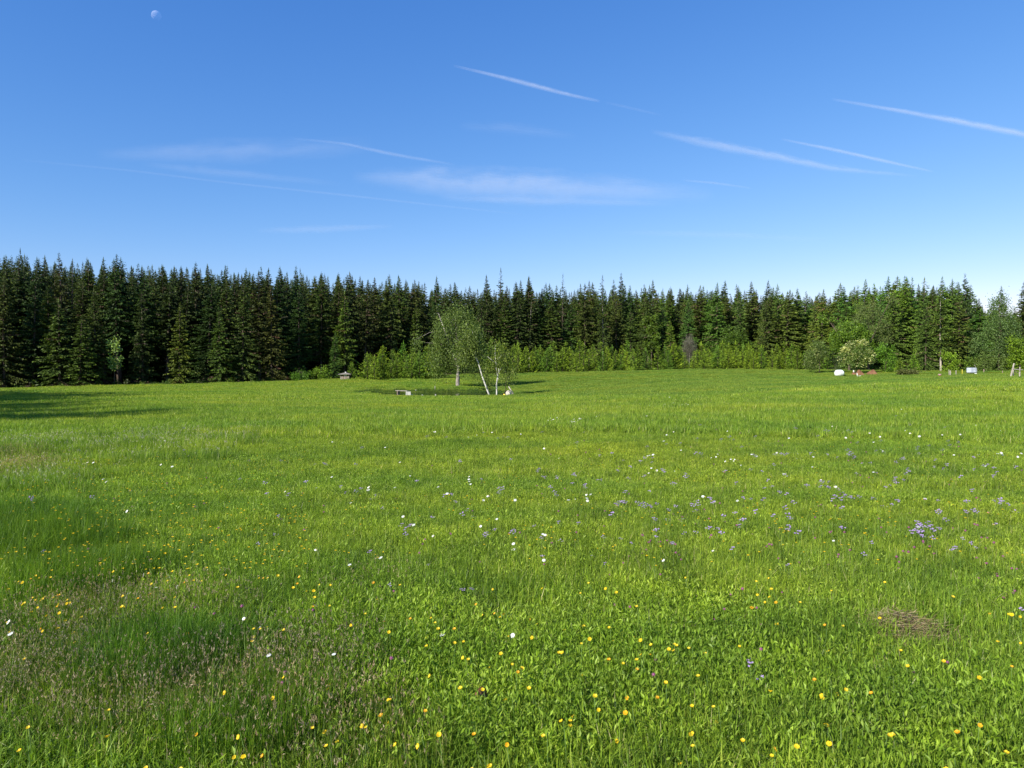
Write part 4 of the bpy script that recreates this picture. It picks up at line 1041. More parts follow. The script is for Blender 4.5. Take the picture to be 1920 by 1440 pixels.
# dry thatch patch
def thatch():
    S = Soup(); n = 9000; x, y, z = on_ground(1690, 1196)
    X = x + R.normal(size=n) * .16 ; Y = y + R.normal(size=n) * .23 - (X - x) * .55
    Z = tz(X, Y) + .015 + .13 * np.exp(-((X - x) ** 2 + (Y - y) ** 2) / .05) * R.rand(n)
    D = R.normal(size=(n, 3)) * [1, 1, .22] + [.4, -.3, .05]
    twigs(S, np.stack([X, Y, Z], 1), D, .04 + .08 * R.rand(n), np.full(n, .0042), mixcols(n, [(.30, .23, .12), (.22, .16, .08), (.38, .31, .18), (.13, .09, .05), (.16, .20, .04)]))
    tag(put('dry_thatch', S.mesh('dry_thatch', [M_straw])), 'matted patch of dry brown dead grass in the lower right of the meadow', kind='stuff')
thatch()
def dead_leaf():
    x, y, z = on_ground(905, 1312, .10)
    V = []; F = []
    for i in range(7):
        t = i / 6; w_ = .026 * math.sin(PI * (.12 + .8 * t)) 
        V += [((t - .5) * .085, -w_, .02 * math.sin(t * 5) + .016), ((t - .5) * .085, 0, .02 * math.sin(t * 5)), ((t - .5) * .085, w_, .02 * math.sin(t * 5) + .02)]
    for i in range(6): F += [(i * 3, i * 3 + 1, i * 3 + 4, i * 3 + 3), (i * 3 + 1, i * 3 + 2, i * 3 + 5, i * 3 + 4)]
    tag(put('dead_leaf', pymesh('dead_leaf', (V, F), plain('brown_leaf', (.13, .045, .025), (.20, .08, .045), 30, .6, .3)), None, (x, y, z + .11), (.7, .2, .5)), 'curled reddish brown dead leaf caught in the grass in the near middle', 'leaf')
dead_leaf()

# ------------------------------------------------------------------ flowers
print('flowers')
M_stem = plain('flower_stem', (.09, .16, .03), (.12, .2, .04), 8)
def petal_mat(name, c, trans=.3, rough=.6, tint=True):
    m = bpy.data.materials.new(name); n = nodes(m); oi = n.nodes.new('ShaderNodeObjectInfo')
    rr = ramp(n, oi.outputs['Random'], [(0, tuple(np.array(c) * .82)), (1, c)])
    cc = mixc(n, rr, oi.outputs['Color'], 1.0, 'MULTIPLY')
    p = n.nodes.new('ShaderNodeBsdfPrincipled'); p.inputs['Roughness'].default_value = rough; n.links.new(cc, p.inputs['Base Color'])
    t = n.nodes.new('ShaderNodeBsdfTranslucent'); n.links.new(cc, t.inputs['Color'])
    mx = n.nodes.new('ShaderNodeMixShader'); mx.inputs[0].default_value = trans
    n.links.new(p.outputs[0], mx.inputs[1]); n.links.new(t.outputs[0], mx.inputs[2])
    o = n.nodes.new('ShaderNodeOutputMaterial'); n.links.new(mx.outputs[0], o.inputs[0]); return m
P_yel = petal_mat('buttercup_petals', (.85, .60, .012)); P_wht = petal_mat('daisy_petals', (.85, .85, .82)); P_vio = petal_mat('bellflower_petals', (.44, .31, .60))
P_pnk = petal_mat('clover_florets', (.40, .12, .26)); P_ctr = petal_mat('daisy_centre', (.75, .50, .02))
def petals(n, r, wd, cup, z, droop=0.0):
    V = []; F = []
    for k in range(n):
        a = 2 * PI * k / n + .1 * (k % 2); c, s = math.cos(a), math.sin(a); b = len(V)
        for t, w_, zz in ((.12, .25, 0), (.6, 1, cup * .55), (1, .55, cup)):
            for q in (-1, 1): V.append((c * r * t - s * wd * w_ * q * .5, s * r * t + c * wd * w_ * q * .5, z + zz * r - droop * r * t))
        F += [(b, b + 1, b + 3, b + 2), (b + 2, b + 3, b + 5, b + 4)]
    return V, F
def dome(r, h, z, n=8, flip=1):
    V = [(0, 0, z + h)]; F = []
    for i, t in ((1, .6), (2, 1)):
        for k in range(n): V.append((r * t * math.cos(2 * PI * k / n), r * t * math.sin(2 * PI * k / n), z + h * (1 - t ** 2)))
    for k in range(n):
        k2 = (k + 1) % n; F += [(0, 1 + k, 1 + k2), (1 + k, 1 + n + k, 1 + n + k2, 1 + k2)]
    return V, F
def ball(r, z, n=8, el=1.0):
    V = []; F = []
    for i in range(1, 5):
        for k in range(n): V.append((r * math.sin(PI * i / 5) * math.cos(2 * PI * k / n), r * math.sin(PI * i / 5) * math.sin(2 * PI * k / n), z - r * el * math.cos(PI * i / 5)))
    for i in range(3):
        for k in range(n): k2 = (k + 1) % n; F.append((i * n + k, i * n + k2, (i + 1) * n + k2, (i + 1) * n + k))
    F += [tuple(range(n))[::-1], tuple(3 * n + k for k in range(n))]
    return V, F
FH = .27
def shift(VF, d): return [(v[0] + d[0], v[1] + d[1], v[2] + d[2]) for v in VF[0]], VF[1]
stem = pymesh('stem', tube([(0, 0, -.02), (.006, .003, FH * .5), (0, 0, FH)], [.0014, .0012, .0010], 4), M_stem)
bstem = pymesh('stem', merge([tube([(0, 0, -.02), (0, 0, FH)], [.0013, .001], 4)] + [tube([(0, 0, FH * .6), p], [.0013, .001], 3) for p in ((.04, .01, FH * .95), (-.035, .02, FH * .9), (.01, -.03, FH))]), M_stem)
B_yel = pymesh('blossom', petals(5, .0145, .017, .65, FH), P_yel)
B_wht = pymesh('petals', petals(13, .026, .010, .05, FH, .1), P_wht); B_ctr = pymesh('centre', dome(.009, .005, FH + .001), P_ctr)
B_vio = pymesh('bells', merge([shift(petals(5, .016, .014, .9, 0), p) for p in ((0, 0, FH), (.04, .01, FH * .95), (-.035, .02, FH * .9), (.01, -.03, FH * 1.0), (.0, .015, FH * .85))]), P_vio)
# clover head: ball of small upright florets
def clover():
    parts = [ball(.0105, FH, 8, 1.0)]
    for k in range(26):
        t = math.acos(1 - 1.7 * (k + .5) / 26); a = k * 2.4; d = Vector((math.sin(t) * math.cos(a), math.sin(t) * math.sin(a), math.cos(t)))
        parts.append(tube([Vector((0, 0, FH)) + d * .008, Vector((0, 0, FH)) + d * .0155], [.0024, .001], 3))
    return merge(parts)
B_pnk = pymesh('head', clover(), P_pnk)
KINDS = {'y': ('buttercup_flower', stem, [('blossom', B_yel)], 'buttercup', 'yellow buttercup'), 'w': ('oxeye_daisy', stem, [('petals', B_wht), ('centre', B_ctr)], 'daisy', 'white yellow-centred daisy'),
         'v': ('bellflower', bstem, [('bells', B_vio)], 'bellflower', 'pale violet bellflower'), 'p': ('clover_flower', stem, [('head', B_pnk)], 'clover', 'pinkish purple clover head')}
FL = []      # kind, px, py
def spot(k, *pts): FL.extend((k, x, y) for x, y in pts)
def crop(k, ox, oy, sc_, *pts): FL.extend((k, ox + x / sc_, oy + y / sc_) for x, y in pts)
crop('y', 640, 1000, 3, (15, 105), (235, 115), (140, 285), (230, 240), (335, 285), (297, 342), (162, 440), (38, 515), (75, 500), (320, 480), (425, 465), (530, 485), (548, 478), (585, 508), (268, 562), (522, 575), (535, 620), (605, 597), (667, 527), (717, 562), (790, 387), (860, 440), (925, 410), (935, 443), (963, 468), (908, 436), (717, 684), (750, 692), (880, 725), (938, 738), (545, 782), (22, 838), (710, 857), (825, 862), (290, 917), (268, 945), (333, 903), (335, 964), (505, 968), (418, 1022), (195, 1080), (570, 1130), (507, 1133), (125, 1187), (370, 1192), (762, 1081), (968, 930), (960, 1155), (788, 1215), (866, 1305), (1058, 1308), (1148, 1155), (1263, 1082), (1333, 1023), (1250, 1000), (1435, 910), (1380, 966), (1450, 965), (1570, 1078), (1657, 970), (1595, 873), (1815, 838), (1838, 1163), (1255, 755), (1545, 668), (1468, 620), (1242, 660), (1278, 640), (1335, 624), (1305, 566), (1395, 571), (1345, 497), (1505, 518), (1525, 508), (1583, 517), (1725, 545), (1732, 567), (1708, 585), (1602, 598), (1670, 615), (1705, 627), (1793, 626), (1853, 640), (1874, 632), (1653, 747), (1594, 700), (1680, 712), (1701, 680), (1165, 485), (1145, 441), (1684, 422), (1503, 184), (1770, 184), (1718, 132), (1315, 46), (1148, 46), (1182, 30), (1145, 90), (1057, 70), (980, 32), (942, 12), (803, 68), (1478, 12), (1415, 275), (1356, 337), (1157, 301), (1490, 300), (1607, 314), (880, 290), (1527, 84), (1795, 82), (1912, 625), (1912, 1055), (1597, 1318), (940, 652), (1105, 545), (990, 738), (975, 785), (1092, 858))
crop('y', 0, 1000, 3, (20, 38), (275, 110), (270, 174), (435, 132), (562, 172), (630, 135), (602, 77), (810, 72), (835, 112), (928, 116), (947, 70), (1007, 46), (1030, 58), (1130, 48), (1066, 15), (820, 212), (848, 223), (628, 220), (882, 262), (935, 268), (1080, 237), (1088, 280), (1410, 172), (1440, 174), (1512, 246), (1560, 220), (1352, 297), (1662, 298), (1710, 92), (1738, 95), (1887, 102), (1587, 103), (1740, 232), (1835, 268), (1825, 275), (1880, 288), (1785, 405), (1785, 349), (1790, 291), (112, 273), (130, 262), (148, 260), (175, 265), (260, 278), (213, 353), (215, 372), (260, 355), (283, 360), (293, 372), (303, 343), (338, 351), (148, 385), (163, 387), (410, 370), (430, 376), (440, 372), (361, 434), (360, 462), (405, 475), (430, 475), (290, 475), (302, 470), (280, 484), (308, 500), (228, 497), (205, 455), (105, 430), (367, 495), (245, 398), (350, 403), (265, 525), (532, 422), (492, 463), (717, 342), (808, 366), (843, 348), (885, 345), (752, 378), (708, 402), (988, 412), (995, 362), (955, 414), (1310, 466), (1463, 527), (1480, 537), (1447, 605), (1222, 636), (1080, 547), (808, 519), (853, 567), (875, 560), (505, 592), (507, 543), (213, 637), (208, 680), (140, 758), (965, 702), (1725, 687), (1662, 797), (1903, 843), (1335, 880), (1415, 990), (1408, 1098), (1374, 1160), (1338, 1190), (167, 1090), (155, 1215), (605, 1165), (877, 1280), (1075, 1298), (1772, 1094), (1857, 1090), (1867, 1187), (1740, 818), (1875, 598), (623, 998), (1530, 236), (1628, 525), (66, 337), (8, 148), (45, 115), (28, 117))
crop('y', 1280, 1000, 3, (163, 165), (230, 47), (265, 104), (368, 132), (545, 45), (565, 68), (797, 60), (797, 108), (893, 70), (1022, 5), (1257, 24), (1402, 44), (1382, 95), (1098, 158), (1910, 173), (605, 183), (425, 268), (492, 217), (503, 243), (522, 298), (525, 349), (478, 357), (440, 382), (447, 337), (663, 366), (785, 502), (885, 485), (503, 460), (35, 636), (3, 624), (343, 635), (123, 663), (822, 802), (786, 828), (777, 845), (820, 862), (957, 870), (1117, 884), (783, 946), (410, 907), (212, 965), (226, 982), (31, 928), (1892, 577), (1830, 450), (1800, 437), (1856, 432), (1905, 463), (1733, 788), (1264, 700), (1788, 595), (660, 1128), (1133, 1112), (1198, 1100), (1572, 1067), (1652, 1062), (1725, 1172), (1523, 1230), (497, 1230), (115, 1202), (655, 1310), (435, 1103), (365, 1125), (1520, 318), (1087, 430))
crop('y', 1280, 740, 3, (65, 490), (90, 688), (90, 700), (125, 710), (155, 700), (155, 717), (262, 436), (293, 436), (321, 430), (325, 470), (295, 450), (360, 452), (365, 640), (398, 632), (420, 615), (345, 675), (370, 688), (310, 705), (458, 600), (585, 640), (600, 530), (740, 594), (757, 610), (752, 663), (727, 707), (672, 698), (492, 675), (530, 705), (518, 715), (525, 735), (545, 752), (558, 758), (565, 780), (595, 770), (780, 745), (833, 703), (825, 712), (877, 703), (887, 705), (948, 692), (985, 684), (1028, 780), (1020, 784), (1072, 797), (1095, 607), (1095, 680), (1120, 712), (1155, 727), (1160, 742), (1165, 693), (1197, 722), (963, 400), (755, 443), (1035, 473), (1298, 372), (1302, 382), (1375, 430), (1385, 442), (1350, 455), (1492, 495), (1517, 493), (1645, 490), (1800, 650), (1645, 665), (1612, 667), (1568, 680), (1565, 650), (1590, 700), (1775, 680), (1500, 612), (1487, 240), (1772, 250), (1070, 245), (1085, 245), (832, 295), (850, 297), (745, 318), (760, 330), (1215, 297), (1575, 297), (1640, 305), (987, 290), (655, 255))
crop('y', 0, 700, 3, (473, 875), (500, 885), (515, 857), (518, 865), (547, 855), (553, 862), (600, 870), (575, 878), (455, 825), (462, 815), (383, 833), (380, 850), (345, 826), (342, 788), (270, 827), (200, 836), (155, 832), (175, 778), (25, 805), (55, 800), (75, 745), (80, 765), (100, 770), (115, 797), (155, 657), (212, 636), (288, 768), (570, 813), (560, 800), (650, 858), (665, 900), (978, 797), (945, 970), (855, 776), (1015, 738), (1060, 740), (1090, 742), (1160, 732), (1335, 768), (1372, 775), (1397, 735), (1430, 768), (1470, 740), (1500, 850), (1465, 855), (1480, 862), (1330, 883), (1350, 878), (1355, 885), (1548, 822), (1665, 790), (1715, 800), (1632, 820), (1190, 922), (1135, 945), (1130, 955), (1015, 860), (1065, 915), (970, 925), (830, 1010), (925, 655), (975, 655), (1010, 625), (1005, 620), (1560, 535), (1695, 650), (1690, 660), (730, 655), (730, 668), (690, 735), (840, 570), (1080, 490), (1078, 505))
crop('y', 640, 700, 3, (440, 805), (495, 755), (315, 737), (215, 738), (105, 690), (60, 720), (107, 853), (108, 760), (25, 775), (470, 692), (615, 722), (630, 775), (605, 770), (705, 693), (693, 702), (708, 690), (822, 768), (885, 783), (740, 828), (820, 830), (832, 826), (940, 910), (945, 905), (980, 932), (1035, 866), (1030, 887), (1132, 858), (1180, 872), (1510, 765), (1510, 778), (1575, 852), (1757, 870), (1860, 858), (1842, 790), (1840, 895), (1590, 738), (1550, 750), (1600, 778), (1412, 765), (1265, 720), (1350, 745), (1355, 730), (985, 585), (965, 575), (920, 590), (890, 595), (965, 605), (905, 605), (1005, 658), (950, 633), (1145, 648), (1862, 605), (1475, 910), (1285, 895), (1100, 940), (1550, 612), (1450, 525), (1475, 530), (1895, 545))
crop('w', 0, 1000, 3, (1415, 450), (1508, 516), (95, 540), (82, 475), (1855, 690), (1552, 680))
crop('w', 640, 1000, 3, (600, 548), (965, 527), (992, 60), (1147, 8))
crop('w', 640, 700, 3, (687, 610), (738, 577), (727, 590), (741, 605), (727, 622), (825, 676), (835, 688), (828, 698), (975, 700), (984, 693), (377, 567), (397, 594), (323, 632), (167, 639), (148, 637), (556, 628), (1335, 698), (1366, 683), (1381, 675), (1411, 672), (1397, 711), (1268, 698), (1770, 536), (1738, 526), (1735, 558), (1747, 443), (1741, 459), (1801, 326), (1799, 340), (1823, 337), (1876, 327), (1533, 380), (784, 852), (900, 815), (1147, 907), (992, 960), (365, 800), (1684, 492), (1185, 262), (1172, 262), (1188, 250), (1196, 258), (1220, 246), (1262, 250), (1271, 264), (1307, 272), (1317, 258), (1320, 268), (1331, 262), (1343, 254), (1325, 250), (1296, 266), (1206, 258), (1442, 240), (523, 330), (535, 326), (725, 352), (752, 342), (1005, 338))
crop('w', 1000, 440, 4, (125, 1385), (145, 1386), (155, 1375), (187, 1368), (243, 1372), (252, 1386), (293, 1384), (302, 1392), (318, 1386), (325, 1376), (320, 1400), (350, 1380), (345, 1375), (313, 1392), (642, 1290), (648, 1297), (655, 1285), (693, 1280), (707, 1280), (713, 1293), (760, 1290), (797, 1268), (818, 1278), (830, 1275), (850, 1277), (868, 1278), (990, 1272), (1000, 1280), (1020, 1274), (1042, 1265), (1053, 1262), (1055, 1278), (1075, 1282), (1100, 1276), (1118, 1270), (1132, 1272), (1145, 1266), (1165, 1275), (1185, 1270), (1193, 1265), (1212, 1268), (1218, 1260), (1230, 1270), (1237, 1256), (1262, 1268), (1283, 1264), (1297, 1260), (1030, 1285), (1160, 1284), (575, 1296), (595, 1290), (563, 1300), (938, 1228), (1018, 1218), (485, 1360), (1200, 1278), (1108, 1282))
crop('w', 1280, 740, 3, (185, 345), (196, 347), (257, 243), (260, 365), (272, 355), (272, 368), (298, 370), (323, 381), (168, 330), (624, 317), (675, 350), (735, 344), (530, 325), (388, 330), (418, 345), (1698, 323), (1720, 321), (1782, 318), (1787, 325), (1808, 330), (1815, 334), (1871, 341), (1907, 328), (1342, 230), (1335, 228), (1282, 214), (1256, 198), (1258, 103), (1035, 179), (1112, 295), (1080, 258), (724, 83), (1802, 197), (1460, 223), (640, 83), (843, 175), (1107, 234), (920, 232), (1058, 212), (995, 195), (300, 360), (1000, 170), (780, 480))
crop('w', 0, 700, 3, (605, 588), (627, 582), (607, 608), (532, 680), (78, 523), (275, 482), (692, 482), (905, 512), (962, 512), (515, 494), (482, 505), (1878, 576), (1602, 663), (1808, 626), (932, 882), (745, 762), (590, 470), (545, 490), (575, 503), (1870, 380), (1895, 383))
crop('v', 640, 1000, 3, (732, 305), (740, 315), (825, 12), (292, 282))
crop('v', 1280, 1000, 3, (1612, 45), (1608, 55), (1524, 85), (1567, 70), (1343, 8), (1578, 18), (382, 740), (395, 720), (440, 800), (1903, 418), (1650, 75), (1548, 82))
crop('v', 1280, 740, 3, (1325, 727), (1340, 735), (1310, 765), (1335, 768), (1345, 775), (1365, 740), (1375, 720), (1382, 760), (1410, 735), (1408, 750), (1330, 750), (1355, 728), (783, 490), (795, 485), (782, 515), (800, 508), (820, 520), (830, 490), (838, 520), (772, 500), (882, 532), (880, 548), (858, 585), (890, 585), (912, 560), (935, 565), (945, 572), (968, 578), (862, 565), (1000, 575), (1760, 600), (1775, 585), (1783, 605), (1790, 595), (1805, 595), (1810, 608), (1770, 610), (1170, 500), (1190, 465), (1197, 492), (1150, 515), (1245, 480), (1185, 480), (1280, 415), (1262, 430), (1290, 430), (1548, 265), (1552, 270), (1542, 262), (455, 590), (625, 700), (598, 735), (628, 750), (490, 510), (472, 520), (563, 548), (583, 553), (150, 580), (175, 595), (90, 590), (85, 650), (15, 455), (30, 460), (25, 445), (550, 330), (565, 340), (580, 330), (535, 335), (940, 340), (965, 348), (970, 355), (985, 345), (935, 330), (1015, 380), (1030, 380), (1322, 295), (1318, 305), (1345, 330), (760, 230), (805, 200), (820, 205), (800, 190), (930, 200), (950, 210), (940, 205), (630, 185), (640, 190), (1700, 400), (1720, 390), (1730, 405), (1875, 402), (1768, 435), (1748, 455), (1560, 455), (1205, 608), (1230, 595), (1900, 650), (1598, 652), (1200, 120), (1215, 130), (425, 350), (690, 508), (665, 770), (410, 340))
crop('v', 640, 700, 3, (1550, 735), (1575, 712), (1590, 718), (1600, 725), (1562, 722), (1695, 735), (1705, 720), (1710, 745), (1745, 742), (1780, 735), (1850, 765), (1115, 540), (1105, 550), (1160, 585), (1155, 580), (1230, 588), (1222, 580), (1325, 570), (1320, 560), (905, 640), (900, 655), (915, 640), (895, 672), (590, 685), (645, 722), (190, 685), (193, 700), (85, 665), (130, 645), (105, 645), (670, 485), (680, 490), (660, 490), (955, 485), (1440, 600), (1455, 600), (1475, 598), (1380, 620), (1375, 640), (1845, 810), (985, 880), (990, 890), (820, 905), (835, 900), (375, 870), (358, 850), (370, 900), (410, 845), (480, 355), (490, 350), (590, 360), (880, 365), (905, 362), (935, 360), (430, 600), (790, 592), (835, 690), (1685, 492), (1820, 540), (1610, 665), (1885, 625), (1340, 842), (770, 800))
crop('v', 0, 700, 3, (190, 690), (195, 705), (540, 690), (1510, 670), (1640, 675), (1735, 605), (1910, 635), (1835, 505), (1845, 510), (1790, 510), (1408, 490), (770, 660), (1510, 605), (1355, 595), (1470, 953), (265, 995))
crop('p', 1280, 740, 3, (497, 826), (645, 903), (928, 860), (903, 897), (880, 905), (1253, 868), (1258, 880), (1380, 817), (1357, 862), (1332, 818), (1315, 820), (1215, 905), (1220, 915), (1738, 905), (1785, 876), (1845, 953), (1873, 965), (1783, 988), (1700, 782), (1698, 842), (1567, 737), (172, 798), (330, 717), (170, 685), (318, 615), (848, 622), (922, 665), (912, 770), (840, 768), (868, 768), (803, 605), (783, 628), (1480, 630), (1355, 578), (1675, 577), (1655, 577), (950, 488), (1057, 465), (238, 603), (1095, 742), (730, 793), (75, 558), (25, 675), (1675, 732), (555, 257), (1133, 765), (1650, 200), (1910, 423), (1000, 515), (303, 285), (470, 830), (545, 830), (960, 882), (1295, 875), (1148, 965), (567, 920), (530, 20), (1290, 850))
crop('p', 1280, 1000, 3, (233, 410), (178, 415), (315, 395), (338, 292), (294, 322), (380, 468), (118, 516), (1480, 688), (1382, 735), (1783, 207), (1780, 300), (1753, 332), (1848, 316), (1148, 184), (1022, 306), (597, 306), (403, 624), (1730, 243), (412, 408))
crop('p', 640, 1000, 3, (1605, 380), (1650, 402), (1798, 697), (1801, 766), (328, 312), (1768, 87), (1828, 42), (1867, 47), (1745, 38), (1797, 30), (1718, 8), (1608, 150), (1782, 118), (1565, 205), (1817, 228), (260, 680), (1897, 88), (1608, 93), (355, 343), (490, 28))
crop('p', 0, 1000, 3, (1645, 770), (1625, 800), (1632, 805), (1618, 810), (1640, 775), (1745, 432), (1828, 432), (1300, 396), (1243, 430), (1358, 372), (1387, 397), (1080, 440), (850, 113), (1180, 397), (1285, 570), (523, 82))
crop('p', 640, 700, 3, (1030, 793), (925, 878), (1012, 887), (1718, 900), (1742, 938), (1797, 930), (1867, 945), (1828, 942), (1768, 985), (627, 897), (767, 704), (347, 682), (1133, 793), (620, 555), (600, 885), (1900, 770), (1895, 785), (1710, 605), (1265, 650), (745, 762), (490, 930), (900, 540), (1120, 625), (1145, 530))
crop('p', 0, 700, 3, (660, 700), (1120, 740), (1150, 725), (1175, 585), (1610, 815), (1275, 850), (780, 745), (955, 610))
# further faint ones, far down the meadow
for _ in range(420):
    x = R.rand() ** .9 * 1920; y = 800 + 260 * R.rand() ** 1.3
    FL.append(('y' if (x < 520 and y > 850) or R.rand() < .5 else R.choice(['v', 'p', 'w', 'v', 'p']), x, y))
for _ in range(420): FL.append(('y', 20 + 560 * R.rand(), 855 + 230 * R.rand() ** 1.2))
for _ in range(130): FL.append((R.choice(['v', 'p', 'v']), 1000 + 900 * R.rand(), 790 + 230 * R.rand()))
for _ in range(16): FL.append(('w', 560 + 1300 * R.rand(), 745 + 130 * R.rand()))
for _ in range(25): FL.append(('y', 1920 * R.rand(), 1080 + 350 * R.rand()))

NEARBY = [(70, 1015, 'the dark lush tuft at left'), (180, 1110, 'the buttercup drift at left'), (300, 1290, 'the brown seed heads at lower left'), (60, 1400, 'the bottom left corner'), (500, 1400, 'the dark grass at the bottom'), (560, 1180, 'the single daisy at left'),
 (905, 1312, 'the dead brown leaf'), (885, 1100, 'the lone violet bellflower'), (1180, 1230, 'the dense buttercup group'), (1700, 1200, 'the dry thatch patch'), (1560, 1280, 'the four buttercups below the thatch'), (1850, 1380, 'the bottom right corner'), (1300, 1400, 'the bottom edge right of the middle'),
 (900, 1420, 'the middle of the bottom edge'), (1730, 990, 'the large violet clump at right'), (1560, 920, 'the violet scatter right of the middle'), (1880, 850, 'the big white daisies at the right edge'), (1380, 860, 'the small daisy cluster right of the middle'), (1100, 930, 'the row of five daisies'),
 (915, 930, 'the white and violet pair of blooms'), (650, 920, 'the paired white blooms left of the middle'), (880, 900, 'the four daisies near the middle'), (300, 980, 'the yellow swarm at left'), (450, 1050, 'the open grass left of the middle'), (200, 900, 'the three white dots at left'),
 (1060, 785, 'the far daisy patch'), (1230, 760, 'the far daisy line'), (1240, 810, 'the three far daisies'), (1600, 810, 'the far right violet haze'), (1250, 1060, 'the clover scatter'), (1480, 980, 'the buttercup string right of the middle'), (700, 1080, 'the open grass in the middle'), (1100, 1080, 'the plain grass right of the violet bellflower'), (500, 850, 'the far left grass')]
def side(px): return 'left third' if px < 640 else ('middle third' if px < 1280 else 'right third')
def depthname(py): return 'in the foreground' if py > 1180 else ('in the near meadow' if py > 1000 else ('halfway down the meadow' if py > 880 else 'far down the meadow'))
count = {k: 0 for k in KINDS}; rest = {k: [] for k in KINDS}
for k, px, py in sorted(FL, key=lambda q: -q[2]):
    hh = .11 + .14 * R.rand()
    x, y, z = on_ground(px, py, hh); s = hh / FH
    big = .70 if py > 1000 else (.72 if py > 850 else .85)
    if k == 'v': big *= (.68 if py > 1000 else .90)
    if k == 'w': big *= (.8 if py > 1000 else 1.0)
    tilt = (R.normal() * .16 - .22, R.normal() * .16 - .12, R.rand() * 6.28)
    M = Matrix.Translation((x, y, z)) @ (Matrix.Rotation(R.normal() * .08 + .05, 4, 'X') @ Matrix.Rotation(R.normal() * .08 - .05, 4, 'Y') @ Matrix.Rotation(R.normal() * .3, 4, 'Z'))
    hs = big * (.66 + .42 * R.rand()) * (1.0 if py < 1050 else .96)
    if count[k] < 290:
        count[k] += 1; nm, st, heads, cat, lab = KINDS[k]
        root = put(nm, st); root.matrix_world = M @ Matrix.Diagonal((1, 1, s, 1))
        orange = k == 'y' and R.rand() < .22
        nb_ = min(NEARBY, key=lambda q: math.hypot(q[0] - px, (q[1] - py) * 1.6)); rl_ = ('left of' if px < nb_[0] - 45 else ('right of' if px > nb_[0] + 45 else ('below' if py > nb_[1] else 'above')))
        L = f"{'orange-tinged ' if orange else ''}{lab} {rl_} {nb_[2]}"
        tag(root, L, cat, f"{cat} flowers {rl_} {nb_[2]}")
        for hn, hm in heads:
            h = put(hn, hm, root)
            # keep the head round and at the stem's tip, tipped towards the light
            Hm = Matrix.Translation((0, 0, FH)) @ Matrix.Diagonal((hs, hs, hs / s, 1)) @ Matrix.Rotation((.75 if k != 'v' else .2) * (.4 + .9 * R.rand()), 4, Vector((.75 + R.normal() * .35, -.6 + R.normal() * .35, 0.01)).normalized()) @ Matrix.Rotation(R.rand() * 6.28, 4, 'Z') @ Matrix.Translation((0, 0, -FH))
            h.matrix_local = Hm
            if orange: h.color = (1.0, .72, .6, 1)
    else: rest[k].append((x, y, z, hs, s))
print('flowers', count, {k: len(v) for k, v in rest.items()})
for k, L in rest.items():
    if not L: continue
    nm, st, heads, cat, lab = KINDS[k]; V, F, mats = [], [], []
    mats = [M_stem] + [m.materials[0] for _, m in heads]; MI = []
    for (x, y, z, hs, s) in L:
        for mi, m in enumerate([st] + [hm for _, hm in heads]):
            co = np.zeros(len(m.vertices) * 3); m.vertices.foreach_get('co', co); co = co.reshape(-1, 3).copy()
            if mi: co[:, :2] *= hs; co[:, 2] = FH * s + (co[:, 2] - FH) * hs
            else: co[:, 2] *= s
            co += [x, y, z]; b = len(V); V += co.tolist(); 
            for p in m.polygons: F.append(tuple(i + b for i in p.vertices)); MI.append(mi)
    me = pymesh('far_' + nm, (V, F), mats, False); me.polygons.foreach_set('material_index', np.array(MI, np.int32))
    tag(put('distant_' + cat + '_drift', me), f'drift of tiny {lab}s too far down the meadow to count', kind='stuff')

